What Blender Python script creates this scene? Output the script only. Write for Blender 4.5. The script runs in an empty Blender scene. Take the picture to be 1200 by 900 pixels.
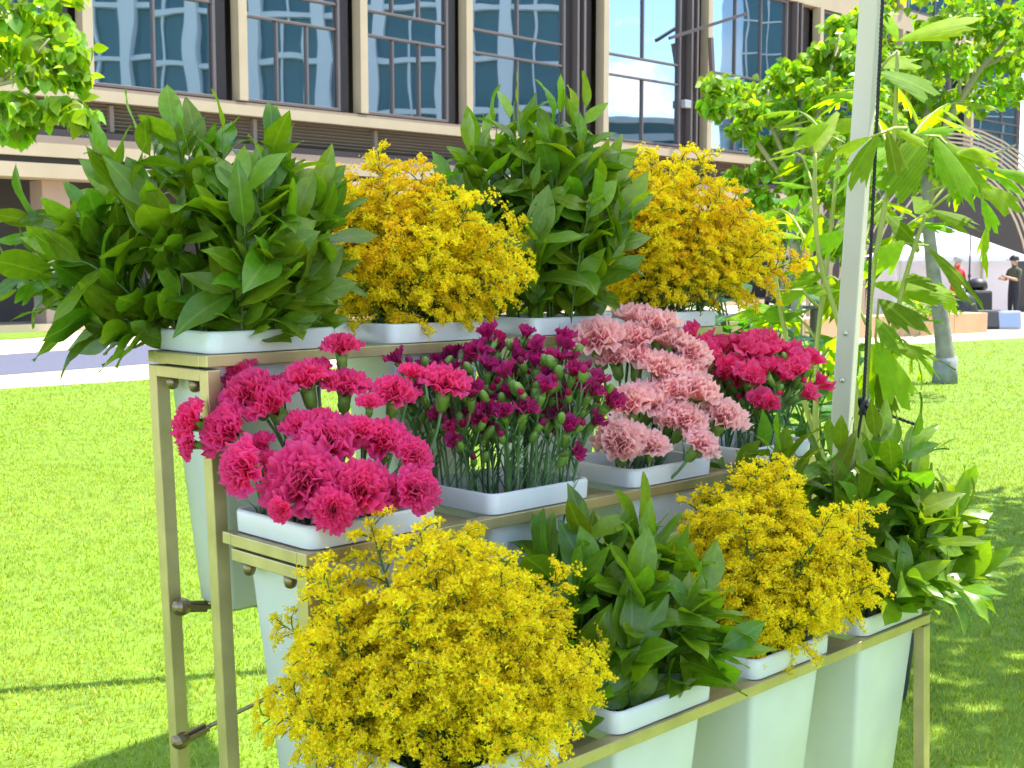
import bpy, bmesh, math, random
import numpy as np
from mathutils import Vector, Matrix, Quaternion, noise
R = math.radians
rnd = random.Random(7)
SC = bpy.context.scene
COL = SC.collection

# ------------------------------------------------------------------ camera, sky, sun, exposure
F, TH, H = 1473.86, 0.0949, 1.45          # focal length in px of a 1200 px wide frame, pitch, eye height
cd = bpy.data.cameras.new('camera'); cam = bpy.data.objects.new('camera', cd); COL.objects.link(cam)
cam.location = (0, 0, H); cam.rotation_euler = (R(90) - TH, 0, 0)
cd.sensor_width = 36; cd.lens = F / 1200 * 36; cd.clip_start = .05; cd.clip_end = 2000
cd.dof.use_dof = True; cd.dof.focus_distance = 1.85; cd.dof.aperture_fstop = 22
SC.camera = cam
SC.view_settings.view_transform = 'Standard'; SC.view_settings.look = 'None'
SC.view_settings.exposure = 1.98; SC.view_settings.gamma = 1
SC.cycles.max_bounces = 10; SC.cycles.diffuse_bounces = 5; SC.cycles.transmission_bounces = 6
SC.cycles.caustics_reflective = False; SC.cycles.caustics_refractive = False
SC.cycles.sample_clamp_indirect = 6

SUN_EL = R(62); SUN_DIR = Vector((.92 * math.cos(SUN_EL), .39 * math.cos(SUN_EL), math.sin(SUN_EL))).normalized()
w = bpy.data.worlds.new("World"); SC.world = w; w.use_nodes = True
nt = w.node_tree; nt.nodes.clear()
out = nt.nodes.new('ShaderNodeOutputWorld'); bg = nt.nodes.new('ShaderNodeBackground')
sky = nt.nodes.new('ShaderNodeTexSky'); sky.sky_type = 'NISHITA'; sky.sun_disc = False
sky.dust_density = .25; sky.ozone_density = 1.3; sky.air_density = .9; sky.sun_elevation = SUN_EL; sky.sun_rotation = math.atan2(SUN_DIR.x, SUN_DIR.y)
bg.inputs['Strength'].default_value = .15
tc = nt.nodes.new('ShaderNodeTexCoord'); mp = nt.nodes.new('ShaderNodeMapping'); mp.inputs['Scale'].default_value = (1, 1, 2.2)
mp.inputs['Location'].default_value = (2.35, .2, 2.1)
nz = nt.nodes.new('ShaderNodeTexNoise'); nz.inputs['Scale'].default_value = 5.0; nz.inputs['Detail'].default_value = 8; nz.inputs['Roughness'].default_value = .58
rp = nt.nodes.new('ShaderNodeValToRGB'); rp.color_ramp.elements[0].position = .57; rp.color_ramp.elements[1].position = .63
mx = nt.nodes.new('ShaderNodeMix'); mx.data_type = 'RGBA'; mx.inputs[7].default_value = (7.2, 7.3, 7.5, 1)
L = nt.links.new
L(tc.outputs['Generated'], mp.inputs['Vector']); L(mp.outputs[0], nz.inputs['Vector']); L(nz.outputs[0], rp.inputs[0])
L(rp.outputs[0], mx.inputs[0]); L(sky.outputs[0], mx.inputs[6]); L(mx.outputs[2], bg.inputs[0]); L(bg.outputs[0], out.inputs[0])
sd = bpy.data.lights.new('sun', 'SUN'); sd.energy = 3.1; sd.angle = R(.55); sd.color = (1, .95, .86)
sun = bpy.data.objects.new('sun', sd); COL.objects.link(sun); sun.location = SUN_DIR * 60
sun.rotation_euler = SUN_DIR.to_track_quat('Z', 'Y').to_euler()

# ------------------------------------------------------------------ helpers
FW = Vector((0, math.cos(TH), -math.sin(TH))); UP = Vector((0, math.sin(TH), math.cos(TH)))
def px(x, y, Y):                      # the point at world depth Y seen at pixel x, y of the 1200x900 photograph
    d = FW + Vector((1, 0, 0)) * ((x - 600) / F) - UP * ((y - 450) / F)
    return Vector((0, 0, H)) + d * (Y / d.y)
A = .7924                              # the stand and the facade share these ground axes
UX, VX = Vector((math.sin(A), math.cos(A), 0)), Vector((math.cos(A), -math.sin(A), 0))
ROT = math.pi / 2 - A
def uv(u, v, z=0): return UX * u + VX * v + Vector((0, 0, z))

def frame(d, up=Vector((0, 0, 1))):   # rotation whose Z axis is d
    d = Vector(d).normalized(); x = Vector(up).cross(d)
    if x.length < 1e-3: x = Vector((1, 0, 0)).cross(d)
    x.normalize(); y = d.cross(x)
    return Matrix((x, y, d)).transposed()

class MB:
    def __init__(s): s.v = []; s.f = []; s.m = []
    def add(s, vs, fs, m=0):
        o = len(s.v); s.v += [tuple(v) for v in vs]; s.f += [tuple(i + o for i in f) for f in fs]; s.m += [m] * len(fs); return s
    def box(s, c, size, rot=None, m=0, top=None):
        hx, hy, hz = size[0] / 2, size[1] / 2, size[2] / 2; tx, ty = top if top else (1, 1)
        vs = [Vector((sx * hx * (tx if sz > 0 else 1), sy * hy * (ty if sz > 0 else 1), sz * hz)) for sz in (-1, 1) for sx, sy in ((-1, -1), (1, -1), (1, 1), (-1, 1))]
        if rot is not None: vs = [rot @ v for v in vs]
        c = Vector(c)
        return s.add([v + c for v in vs], [(3, 2, 1, 0), (4, 5, 6, 7), (0, 1, 5, 4), (1, 2, 6, 5), (2, 3, 7, 6), (3, 0, 4, 7)], m)
    def tube(s, pts, rad, n=6, m=0, cap=True):
        pts = [Vector(p) for p in pts]
        if not isinstance(rad, (list, tuple)): rad = [rad] * len(pts)
        vs = []; fs = []; x = None
        for i, p in enumerate(pts):
            t = (pts[min(i + 1, len(pts) - 1)] - pts[max(i - 1, 0)]).normalized()
            if x is None:
                x = t.orthogonal().normalized()
            x = (x - t * x.dot(t)).normalized(); y = t.cross(x)
            vs += [p + (x * math.cos(k * 2 * math.pi / n) + y * math.sin(k * 2 * math.pi / n)) * rad[i] for k in range(n)]
        for i in range(len(pts) - 1):
            fs += [(i * n + k, i * n + (k + 1) % n, (i + 1) * n + (k + 1) % n, (i + 1) * n + k) for k in range(n)]
        if cap: fs += [tuple(range(n))[::-1], tuple(range((len(pts) - 1) * n, len(pts) * n))]
        return s.add(vs, fs, m)
    def lathe(s, prof, n=12, mat=Matrix(), m=0):
        vs = [mat @ Vector((r * math.cos(k * 2 * math.pi / n), r * math.sin(k * 2 * math.pi / n), z)) for r, z in prof for k in range(n)]
        fs = [(i * n + k, i * n + (k + 1) % n, (i + 1) * n + (k + 1) % n, (i + 1) * n + k) for i in range(len(prof) - 1) for k in range(n)]
        fs += [tuple(range(n))[::-1], tuple(range((len(prof) - 1) * n, len(prof) * n))]
        return s.add(vs, fs, m)
    def mesh(s, name, mats, smooth=False):
        me = bpy.data.meshes.new(name); me.from_pydata(s.v, [], s.f)
        for m in (mats if isinstance(mats, (list, tuple)) else [mats]): me.materials.append(m)
        me.polygons.foreach_set('material_index', s.m)
        if smooth: me.polygons.foreach_set('use_smooth', [True] * len(s.f))
        me.update(); return me
    def build(s, name, mats, parent=None, smooth=False, bevel=0):
        o = put(name, s.mesh(name, mats, smooth), parent)
        if bevel:
            b = o.modifiers.new('bevel', 'BEVEL'); b.width = bevel; b.segments = 2; b.limit_method = 'ANGLE'; b.harden_normals = False
        return o

def put(name, me, parent=None, mat=None):
    o = bpy.data.objects.new(name, me); COL.objects.link(o)
    if parent is not None: o.parent = parent
    if mat is not None: o.matrix_local = mat
    return o
def tag(o, label=None, cat=None, group=None, kind=None):
    for k, v in (('label', label), ('category', cat), ('group', group), ('kind', kind)):
        if v: o[k] = v
    return o
def empty(name, loc, rz=0, **k):
    o = bpy.data.objects.new(name, None); COL.objects.link(o); o.location = loc; o.rotation_euler = (0, 0, rz); o.empty_display_size = .1
    return tag(o, **k)
def bez(a, b, c, n):
    return [a * (1 - t) ** 2 + b * 2 * t * (1 - t) + c * t * t for t in [i / (n - 1) for i in range(n)]]

# ------------------------------------------------------------------ materials
def material(name, col, rough=.6, var=.0, hue=.0, noise_scale=0, noise_amt=0, transl=0, tcol=None, metal=0, spec=.5, bump=0, bump_scale=50,
             island=0, col2=None, coord='Object', sss=0, sheen=0, coat=0, trans=0):
    m = bpy.data.materials.new(name); m.use_nodes = True; t = m.node_tree; N = t.nodes.new; l = t.links.new
    p = t.nodes['Principled BSDF']; o = t.nodes['Material Output']
    p.inputs['Roughness'].default_value = rough; p.inputs['Metallic'].default_value = metal; p.inputs['Specular IOR Level'].default_value = spec
    p.inputs['Coat Weight'].default_value = coat
    if sheen: p.inputs['Sheen Weight'].default_value = sheen
    rgb = N('ShaderNodeRGB'); rgb.outputs[0].default_value = (*col, 1); c = rgb.outputs[0]
    co = N('ShaderNodeTexCoord').outputs[coord]
    if noise_scale:
        n = N('ShaderNodeTexNoise'); n.inputs['Scale'].default_value = noise_scale; n.inputs['Detail'].default_value = 6; l(co, n.inputs['Vector'])
        mr = N('ShaderNodeMapRange'); mr.inputs[1].default_value = .3; mr.inputs[2].default_value = .7
        l(n.outputs[0], mr.inputs[0])
        x = N('ShaderNodeMix'); x.data_type = 'RGBA'; l(c, x.inputs[6])
        c2 = col2 if col2 else tuple(k * (1 - noise_amt) for k in col)
        x.inputs[7].default_value = (*c2, 1); l(mr.outputs[0], x.inputs[0]); c = x.outputs[2]
    if var or hue or island:
        h = N('ShaderNodeHueSaturation'); l(c, h.inputs['Color']); c = h.outputs[0]
        src = N('ShaderNodeNewGeometry').outputs['Random Per Island'] if island else N('ShaderNodeObjectInfo').outputs['Random']
        a = N('ShaderNodeMapRange'); a.inputs[3].default_value = 1 - (var or island); a.inputs[4].default_value = 1 + (var or island); l(src, a.inputs[0]); l(a.outputs[0], h.inputs['Value'])
        if hue:
            sc = N('ShaderNodeMath'); sc.operation = 'MULTIPLY'; sc.inputs[1].default_value = 7.31; l(src, sc.inputs[0])
            fr = N('ShaderNodeMath'); fr.operation = 'FRACT'; l(sc.outputs[0], fr.inputs[0])
            b = N('ShaderNodeMapRange'); b.inputs[3].default_value = .5 - hue; b.inputs[4].default_value = .5 + hue; l(fr.outputs[0], b.inputs[0]); l(b.outputs[0], h.inputs['Hue'])
    l(c, p.inputs['Base Color'])
    if bump:
        n2 = N('ShaderNodeTexNoise'); n2.inputs['Scale'].default_value = bump_scale; n2.inputs['Detail'].default_value = 5; l(co, n2.inputs['Vector'])
        bp = N('ShaderNodeBump'); bp.inputs['Strength'].default_value = bump; bp.inputs['Distance'].default_value = .01; l(n2.outputs[0], bp.inputs['Height']); l(bp.outputs[0], p.inputs['Normal'])
    if transl:
        tr = N('ShaderNodeBsdfTranslucent'); ms = N('ShaderNodeMixShader'); ms.inputs[0].default_value = transl
        if tcol: 
            mm = N('ShaderNodeMix'); mm.data_type = 'RGBA'; mm.blend_type = 'MULTIPLY'; mm.inputs[0].default_value = 1; l(c, mm.inputs[6]); mm.inputs[7].default_value = (*tcol, 1); l(mm.outputs[2], tr.inputs[0])
        else: l(c, tr.inputs[0])
        l(p.outputs[0], ms.inputs[1]); l(tr.outputs[0], ms.inputs[2]); l(ms.outputs[0], o.inputs[0])
    return m, t, p, c

def leaf_material(name, col, vein, rough=.29, transl=.42, tcol=(1.7, 1.8, .5), var=.32, hue=.022, length=1, spec=.5, vs=.06):
    m, t, p, c = material(name, col, rough, var=var, hue=hue, noise_scale=9, noise_amt=.25, spec=spec)
    N = t.nodes.new; l = t.links.new
    tc = N('ShaderNodeTexCoord'); sp = N('ShaderNodeSeparateXYZ'); l(tc.outputs['Object'], sp.inputs[0])
    ab = N('ShaderNodeMath'); ab.operation = 'ABSOLUTE'; l(sp.outputs[1], ab.inputs[0])
    mr = N('ShaderNodeMapRange'); mr.inputs[1].default_value = .004; mr.inputs[2].default_value = .02; mr.inputs[3].default_value = .55; mr.inputs[4].default_value = 0; l(ab.outputs[0], mr.inputs[0])
    # fine parallel veins running from base to tip
    dv = N('ShaderNodeMath'); dv.operation = 'MULTIPLY'; dv.inputs[1].default_value = 210; l(sp.outputs[1], dv.inputs[0])
    sn = N('ShaderNodeMath'); sn.operation = 'SINE'; l(dv.outputs[0], sn.inputs[0])
    mr2 = N('ShaderNodeMapRange'); mr2.inputs[1].default_value = .2; mr2.inputs[2].default_value = 1; mr2.inputs[3].default_value = 0; mr2.inputs[4].default_value = vs; l(sn.outputs[0], mr2.inputs[0])
    ad = N('ShaderNodeMath'); ad.operation = 'MAXIMUM'; l(mr.outputs[0], ad.inputs[0]); l(mr2.outputs[0], ad.inputs[1])
    x = N('ShaderNodeMix'); x.data_type = 'RGBA'; l(ad.outputs[0], x.inputs[0]); l(c, x.inputs[6]); x.inputs[7].default_value = (*vein, 1)
    l(x.outputs[2], p.inputs['Base Color'])
    bp = N('ShaderNodeBump'); bp.inputs['Strength'].default_value = .12; bp.inputs['Distance'].default_value = .002; l(sn.outputs[0], bp.inputs['Height']); l(bp.outputs[0], p.inputs['Normal'])
    tr = N('ShaderNodeBsdfTranslucent'); ms = N('ShaderNodeMixShader'); ms.inputs[0].default_value = transl
    mm = N('ShaderNodeMix'); mm.data_type = 'RGBA'; mm.blend_type = 'MULTIPLY'; mm.inputs[0].default_value = 1; l(x.outputs[2], mm.inputs[6]); mm.inputs[7].default_value = (*tcol, 1)
    l(mm.outputs[2], tr.inputs[0]); l(p.outputs[0], ms.inputs[1]); l(tr.outputs[0], ms.inputs[2]); l(ms.outputs[0], t.nodes['Material Output'].inputs[0])
    return m
def M_(*a, **k): return material(*a, **k)[0]

M = dict(
    lawn=M_('lawn_soil', (.16, .27, .010), .9, noise_scale=6, noise_amt=.35, coord='Object'),
    blade=M_('grass_blade', (.25, .375, .008), .5, noise_scale=.9, col2=(.34, .38, .03), island=.3, hue=.012, transl=.4, tcol=(1.25, 1.25, .6), spec=.35),
    cream_path=M_('pale_paving', (.60, .49, .36), .8, noise_scale=.9, noise_amt=.10, bump=.1, bump_scale=30),
    blue_path=M_('blue_grey_surface', (.115, .12, .175), .85, noise_scale=22, noise_amt=.35, bump=.2, bump_scale=60),
    gold=M_('gold_metal', (.60, .49, .26), .42, metal=.75, noise_scale=22, noise_amt=.22, bump=.03, bump_scale=400),
    bolt=M_('bronze_fitting', (.25, .19, .11), .35, metal=.85),
    bucket=M_('white_plastic', (.82, .82, .81), .22, transl=.22, noise_scale=11, noise_amt=.09, spec=.5, bump=.015, bump_scale=14),
    stem=M_('plant_stem', (.06, .13, .02), .5, var=.2),
    stemb=M_('carnation_stem', (.10, .20, .07), .55, var=.2),
    calyx=M_('calyx', (.13, .24, .035), .5, var=.2, noise_scale=40, noise_amt=.2),
    ruscus=leaf_material('ruscus_leaf', (.165, .275, .013), (.21, .32, .04)),
    ruscus2=leaf_material('ruscus_leaf_pale', (.12, .23, .016), (.18, .30, .05)),
    palmleaf=leaf_material('palm_leaf', (.23, .36, .010), (.22, .37, .03), rough=.6, spec=.2, transl=.62, tcol=(2.0, 1.95, .3), var=.5, vs=.3),
    shrub=leaf_material('shrub_leaf', (.07, .19, .015), (.14, .28, .03), rough=.4, transl=.4, var=.3),
    treeleaf=M_('tree_leaf', (.215, .36, .014), .4, var=.5, hue=.03, transl=.45, tcol=(1.8, 1.7, .45)),
    treefol=M_('tree_foliage', (.215, .36, .014), .4, island=.5, hue=.03, transl=.45, tcol=(1.8, 1.7, .45)),
    bark=M_('bark', (.33, .31, .25), .85, noise_scale=6, noise_amt=.5, bump=.6, bump_scale=12),
    twig=M_('twig', (.36, .30, .20), .8),
    wrap=M_('trunk_wrap', (.30, .31, .31), .9, noise_scale=9, noise_amt=.4, bump=.5, bump_scale=30),
    cane=M_('palm_cane', (.30, .34, .06), .45, noise_scale=8, noise_amt=.3),
    white_metal=M_('white_powder_coat', (.47, .44, .375), .35, noise_scale=5, noise_amt=.06),
    steel=M_('steel', (.5, .5, .5), .3, metal=1),
    rope=M_('black_rope', (.012, .012, .015), .7, bump=.3, bump_scale=300),
    canvas=M_('canopy_fabric', (.84, .84, .82), .8, transl=.55),
    cream=M_('cream_stone', (.44, .36, .235), .7, noise_scale=1.2, noise_amt=.10, bump=.05, bump_scale=20),
    bronze=M_('dark_bronze', (.055, .045, .045), .4, metal=.3),
    mull=M_('mullion_metal', (.17, .14, .13), .4, metal=.4),
    brown=M_('brown_cladding', (.25, .19, .145), .6, noise_scale=1, noise_amt=.1),
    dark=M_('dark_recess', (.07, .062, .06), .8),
    pinkcol=M_('column_stone', (.42, .31, .25), .7, noise_scale=2, noise_amt=.1),
    terracotta=M_('tan_stone', (.58, .37, .21), .75, noise_scale=2.5, noise_amt=.12),
    tentwhite=M_('tent_cloth', (.80, .79, .83), .8, transl=.3),
    rib=M_('tan_rib', (.46, .37, .26), .6),
    black=M_('black_gear', (.018, .018, .02), .5),
    grey=M_('grey_gear', (.35, .36, .38), .4),
    skin=M_('skin', (.50, .28, .19), .55), hair=M_('dark_hair', (.02, .016, .014), .6),
    olive=M_('olive_shirt', (.075, .08, .045), .85), mauve=M_('mauve_shirt', (.20, .16, .19), .85), red=M_('red_cloth', (.55, .03, .045), .8), navy=M_('dark_trousers', (.02, .02, .028), .8),
    pot=M_('dark_pot', (.035, .045, .065), .55), shoe=M_('dark_shoe', (.02, .02, .02), .5),
    opp=M_('pale_blue_column', (.82, .88, .88), .6), oppglass=M_('teal_wall_glass', (.05, .16, .19), .15),
)
def petal_mat(name, col, edge, var=.12, hue=.008, transl=.56):
    m, t, p, c = material(name, col, .55, var=var, hue=hue, transl=0, sheen=.1)
    N = t.nodes.new; l = t.links.new
    at = N('ShaderNodeAttribute'); at.attribute_name = 'edge'
    x = N('ShaderNodeMix'); x.data_type = 'RGBA'; l(at.outputs['Fac'], x.inputs[0]); l(c, x.inputs[6]); x.inputs[7].default_value = (*edge, 1)
    l(x.outputs[2], p.inputs['Base Color'])
    tr = N('ShaderNodeBsdfTranslucent'); ms = N('ShaderNodeMixShader'); ms.inputs[0].default_value = transl
    l(x.outputs[2], tr.inputs[0]); l(p.outputs[0], ms.inputs[1]); l(tr.outputs[0], ms.inputs[2]); l(ms.outputs[0], t.nodes['Material Output'].inputs[0])
    return m
M['hot'] = petal_mat('hot_pink_petal', (.91, .014, .215), (.95, .11, .36))
M['pale'] = petal_mat('pale_pink_petal', (.96, .46, .47), (.97, .68, .68))
M['purple'] = petal_mat('magenta_petal', (.42, .002, .115), (.56, .012, .20), var=.3, hue=.015)
M['rose'] = petal_mat('rose_petal', (.91, .016, .18), (.95, .11, .32))
for k, c in (('lemon', (.94, .80, .012)), ('amber', (.94, .71, .009))):
    M[k] = M_(k + '_floret', c, .6, island=.16, hue=.012, transl=.5)
def glass_mat(name, tint, body, fac):
    m = bpy.data.materials.new(name); m.use_nodes = True; t = m.node_tree; N = t.nodes.new; l = t.links.new
    p = t.nodes['Principled BSDF']; p.inputs['Base Color'].default_value = (*body, 1); p.inputs['Roughness'].default_value = .1
    g = N('ShaderNodeBsdfGlossy'); g.inputs['Roughness'].default_value = .015; g.inputs['Color'].default_value = (*tint, 1)
    tc = N('ShaderNodeTexCoord'); n = N('ShaderNodeTexNoise'); n.inputs['Scale'].default_value = .55; n.inputs['Detail'].default_value = 1; l(tc.outputs['Object'], n.inputs['Vector'])
    b = N('ShaderNodeBump'); b.inputs['Strength'].default_value = .045; b.inputs['Distance'].default_value = .10; l(n.outputs[0], b.inputs['Height']); l(b.outputs[0], g.inputs['Normal'])
    ms = N('ShaderNodeMixShader'); ms.inputs[0].default_value = fac; l(p.outputs[0], ms.inputs[1]); l(g.outputs[0], ms.inputs[2]); l(ms.outputs[0], t.nodes['Material Output'].inputs[0])
    return m
M['glass'] = glass_mat('window_glass', (.35, .42, .49), (.03, .06, .065), .76)

# ------------------------------------------------------------------ ground
def sheet(name, pts, z, mat, **k):
    o = MB().add([(p[0], p[1], z) for p in pts], [tuple(range(len(pts)))]).build(name, mat); tag(o, **k); return o
def gp(x, y, z=0):                      # point of the ground seen at a pixel
    d = FW + Vector((1, 0, 0)) * ((x - 600) / F) - UP * ((y - 450) / F)
    return Vector((0, 0, H)) + d * ((z - H) / d.z)
sheet('ground', [(-400, -400), (400, -400), (400, 400), (-400, 400)], 0, M['cream_path'], kind='structure')
e0, e1 = gp(0, 457), gp(930, 397.5)
ed = (e1 - e0).normalized()
far = [e0 - ed * 30, e0, e1] + [gp(x, y) for x, y in ((985, 403), (1030, 405), (1080, 403.5), (1140, 399.5), (1200, 396.5), (1320, 393))]
lawn_poly = [(-30, -12), (34, -12), (34, 20)] + [(p.x, p.y) for p in far[::-1]]
lawn = sheet('lawn', lawn_poly, .012, M['lawn'], kind='structure')
b0, b1, c0, c1 = gp(0, 440), gp(170, 427), gp(0, 416), gp(170, 404)
bd = (b1 - b0).normalized(); cdv = (c1 - c0).normalized()
sheet('path', [tuple((b0 - bd * 14)[:2]), tuple((b0 + bd * 24)[:2]), tuple((c0 + cdv * 24)[:2]), tuple((c0 - cdv * 14)[:2])], .006, M['blue_path'], kind='structure')
g0 = gp(-60, 399); 
sheet('lawn', [tuple(gp(x, y)[:2]) for x, y in ((-90, 401), (0, 398.5), (40, 396.5), (62, 394), (70, 391.5), (55, 389.5), (0, 389), (-90, 389))], .01, M['lawn'], kind='structure')

def blades():
    rs = np.random.default_rng(3); P = []; S = []
    edge_n = np.array([-ed.y, ed.x]); 
    for y0, y1, dens, sc in ((3.0, 4.6, 6200, 1.0), (4.6, 6.5, 4400, 1.1), (6.5, 9, 2600, 1.35), (9, 12.5, 1200, 1.8), (12.5, 17, 460, 2.5), (17, 24.5, 170, 3.4)):
        x0, x1 = -.64 * y1, .64 * y1; n = int((x1 - x0) * (y1 - y0) * dens)
        q = np.stack([rs.uniform(x0, x1, n), rs.uniform(y0, y1, n)], 1)
        keep = (np.abs(q[:, 0]) < .60 * q[:, 1] + .3) & ((np.abs(q[:, 0]) < .42 * q[:, 1] + .3) | (rs.random(len(q)) < .6))
        q = q[keep]
        inside = ((q - np.array([e0.x, e0.y])) @ edge_n) < -.03
        inside &= q[:, 1] < 23.3
        q = q[inside]; P.append(q); S.append(np.full(len(q), sc))
    P = np.concatenate(P); S = np.concatenate(S); n = len(P)
    az = rs.uniform(0, 2 * np.pi, n); h = rs.uniform(.010, .022, n) * (1 + .25 * (S - 1)); lean = rs.uniform(.2, 1.3, n) * h; wd = rs.uniform(.0013, .0023, n) * S
    d = np.stack([np.cos(az), np.sin(az)], 1); s = np.stack([-d[:, 1], d[:, 0]], 1)
    V = np.zeros((n, 5, 3), np.float32)
    V[:, 0, :2] = P - s * wd[:, None]; V[:, 1, :2] = P + s * wd[:, None]
    m = P + d * (lean * .35)[:, None]
    V[:, 2, :2] = m + s * (wd * .8)[:, None]; V[:, 3, :2] = m - s * (wd * .8)[:, None]; V[:, 2:4, 2] = (h * .6)[:, None]
    V[:, 4, :2] = P + d * lean[:, None]; V[:, 4, 2] = h; V[:, :, 2] += .012
    me = bpy.data.meshes.new('grass'); me.vertices.add(n * 5); me.vertices.foreach_set('co', V.ravel())
    base = (np.arange(n) * 5)[:, None]
    lp = (base + np.array([[0, 1, 2, 3, 3, 2, 4]])).ravel().astype(np.int32)
    me.loops.add(n * 7); me.loops.foreach_set('vertex_index', lp)
    st = ((np.arange(n) * 7)[:, None] + np.array([[0, 4]])).ravel().astype(np.int32)
    me.polygons.add(n * 2); me.polygons.foreach_set('loop_start', st)
    me.update(calc_edges=True); me.validate(); me.materials.append(M['blade'])
    tag(put('grass', me), 'short bright green lawn grass around the flower stand', 'grass', kind='stuff')
blades()

# ------------------------------------------------------------------ flower stand
SO = uv(.8717, -1.2); LEN = 1.14
stand = empty('flower_stand', (SO.x, SO.y, 0), ROT, label='gold three tier metal stand carrying white buckets of cut flowers', cat='flower stand')
TY = {'T': (.2552, .411, H - .1196), 'M': (.0386, .2268, H - .3492), 'B': (-.192, .012, H - .6023)}   # front, back, top of rails
RH, RW, LG = .016, .020, .0208
def leg(x, y, ztop, name='leg'):
    # the legs stand a little out of true, as in the photograph
    k = .028; m = MB()
    top = (x, y); bot = (x + k * ztop * .7, y - k * ztop * .7)
    h = LG / 2
    vs = [(bot[0] + sx * h, bot[1] + sy * h, .012) for sx, sy in ((-1, -1), (1, -1), (1, 1), (-1, 1))] + [(top[0] + sx * h, top[1] + sy * h, ztop) for sx, sy in ((-1, -1), (1, -1), (1, 1), (-1, 1))]
    m.add(vs, [(3, 2, 1, 0), (4, 5, 6, 7), (0, 1, 5, 4), (1, 2, 6, 5), (2, 3, 7, 6), (3, 0, 4, 7)])
    return m.build(name, M['gold'], stand, bevel=.0015)
for key, (yf, yb, zt) in TY.items():
    for y, s in ((yf, 1), (yb, -1)):
        MB().box((LEN / 2, y + s * RW / 2, zt - RH / 2), (LEN, RW, RH)).build('shelf_rail', M['gold'], stand, bevel=.0012)
    n_x = [RW / 2, LEN - RW / 2] 
    for x in n_x:
        MB().box((x, (yf + yb) / 2, zt - RH / 2 - .0005), (RW, yb - yf - 2 * RW - .0006, RH)).build('end_rail', M['gold'], stand, bevel=.0012)
    for k in range(3):
        MB().box((.012 + .205 + .05 + .305 * k, (yf + yb) / 2, zt - RH / 2 - .0015), (.088, yb - yf - 2 * RW - .0006, .004)).build('shelf_plate', M['gold'], stand)
    for x in n_x:
        MB().box((x, (yf + yb) / 2, zt - RH * 1.5 - .0035), (RW, yb - yf - 2 * LG, RH)).build('end_bar', M['gold'], stand, bevel=.0012)
        for y in (yf + .048, yb - .048):
            bz = zt - 2 * RH - .0035
            b = MB().lathe([(.0085, 0), (.0085, -.009), (.0065, -.015), (.003, -.017)], 12, Matrix.Translation((x, y, bz)))
            b.build('bolt', M['bolt'], stand, smooth=True)
        leg(x if x < .5 else x, yf + LG / 2, zt - RH - .0035)
        if key == 'T': leg(x, yb - LG / 2, zt - RH - .0035)
# crossed brace rods on the back frame with their clamps
zA, zB = px(207, 696, 1.82).z, px(212, 846, 1.82).z
yb = TY['T'][1] - LG / 2
for za, zb in ((zA, zB), (zB, zA)):
    off = .03 if za > zb else .018
    pa, pb = Vector((.03, yb - off, za)), Vector((LEN - .01, yb - off, zb))
    MB().tube([pa, pb], .0032, 8).build('brace_rod', M['bolt'], stand, smooth=True)
    for p, q in ((pa, pb), (pb, pa)):
        d = (q - p).normalized(); c = p - d * .012
        cl = MB(); 
        for k in range(1): cl.lathe([(.001, -.013), (.008, -.010), (.0125, -.004), (.013, .003), (.011, .010), (.009, .012)], 14, Matrix.Translation(c) @ frame(d).to_4x4())
        cl.box(p + d * .016, (.018, .006, .034), frame(d)); cl.box(p + d * .016, (.006, .016, .030), frame(d))
        cl.build('brace_clamp', M['bolt'], stand, smooth=False, bevel=.001)

# ------------------------------------------------------------------ buckets
def rrect(hx, hy, r, n=5):
    pts = []
    for cx, cy, a0 in ((hx - r, hy - r, 0), (-hx + r, hy - r, 90), (-hx + r, -hy + r, 180), (hx - r, -hy + r, 270)):
        for k in range(n + 1):
            a = R(a0 + 90 * k / n); pts.append((cx + r * math.cos(a), cy + r * math.sin(a)))
    return pts
def loft(rings, closed_end=None):
    m = MB(); n = len(rings[0][0]); vs = []; fs = []
    for pts, z in rings: vs += [(p[0], p[1], z) for p in pts]
    for i in range(len(rings) - 1): fs += [(i * n + k, i * n + (k + 1) % n, (i + 1) * n + (k + 1) % n, (i + 1) * n + k) for k in range(n)]
    m.add(vs, fs)
    if closed_end == 'last': m.add(vs[-n:], [tuple(range(n))])
    return m
BH = .365
def bucket_meshes(hx, hy):
    rim = loft([(rrect(hx, hy, .018), .001), (rrect(hx + .001, hy + .001, .018), .026), (rrect(hx - .001, hy - .001, .017), .0295), (rrect(hx - .004, hy - .004, .015), .030), (rrect(hx - .0065, hy - .0065, .013), .0285), (rrect(hx - .007, hy - .007, .013), .010), (rrect(hx - .010, hy - .010, .012), .0005), (rrect(hx, hy, .018), .001)])
    a, b = hx - .011, hy - .011
    body = loft([(rrect(a, b, .010, 3), .012), (rrect(a - .002, b - .002, .010, 3), -.03), (rrect(a * .66, b * .66, .008, 3), -BH + .006), (rrect(a * .66 - .006, b * .66 - .006, .006, 3), -BH), (rrect(a * .64 - .006, b * .64 - .006, .005, 3), -BH + .005), (rrect(a - .0045, b - .0045, .008, 3), -.03), (rrect(a - .0025, b - .0025, .009, 3), .012)])
    body.add([(p[0], p[1], -BH + .001) for p in rrect(a * .65 - .006, b * .65 - .006, .006, 3)], [tuple(range(16))])
    wat = MB().add([(p[0], p[1], -.10) for p in rrect(a * .93 - .004, b * .93 - .004, .008, 3)], [tuple(range(16))])
    return rim.mesh('rim', M['bucket'], True), body.mesh('body', M['bucket'], True), wat.mesh('water', M['glass_dark'])
M['glass_dark'] = M_('dark_water', (.02, .035, .02), .08)  # water in one even dark green
BM = {'T': bucket_meshes(.1035, .0765), 'M': bucket_meshes(.1035, .088), 'B': bucket_meshes(.1035, .088)}
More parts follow.
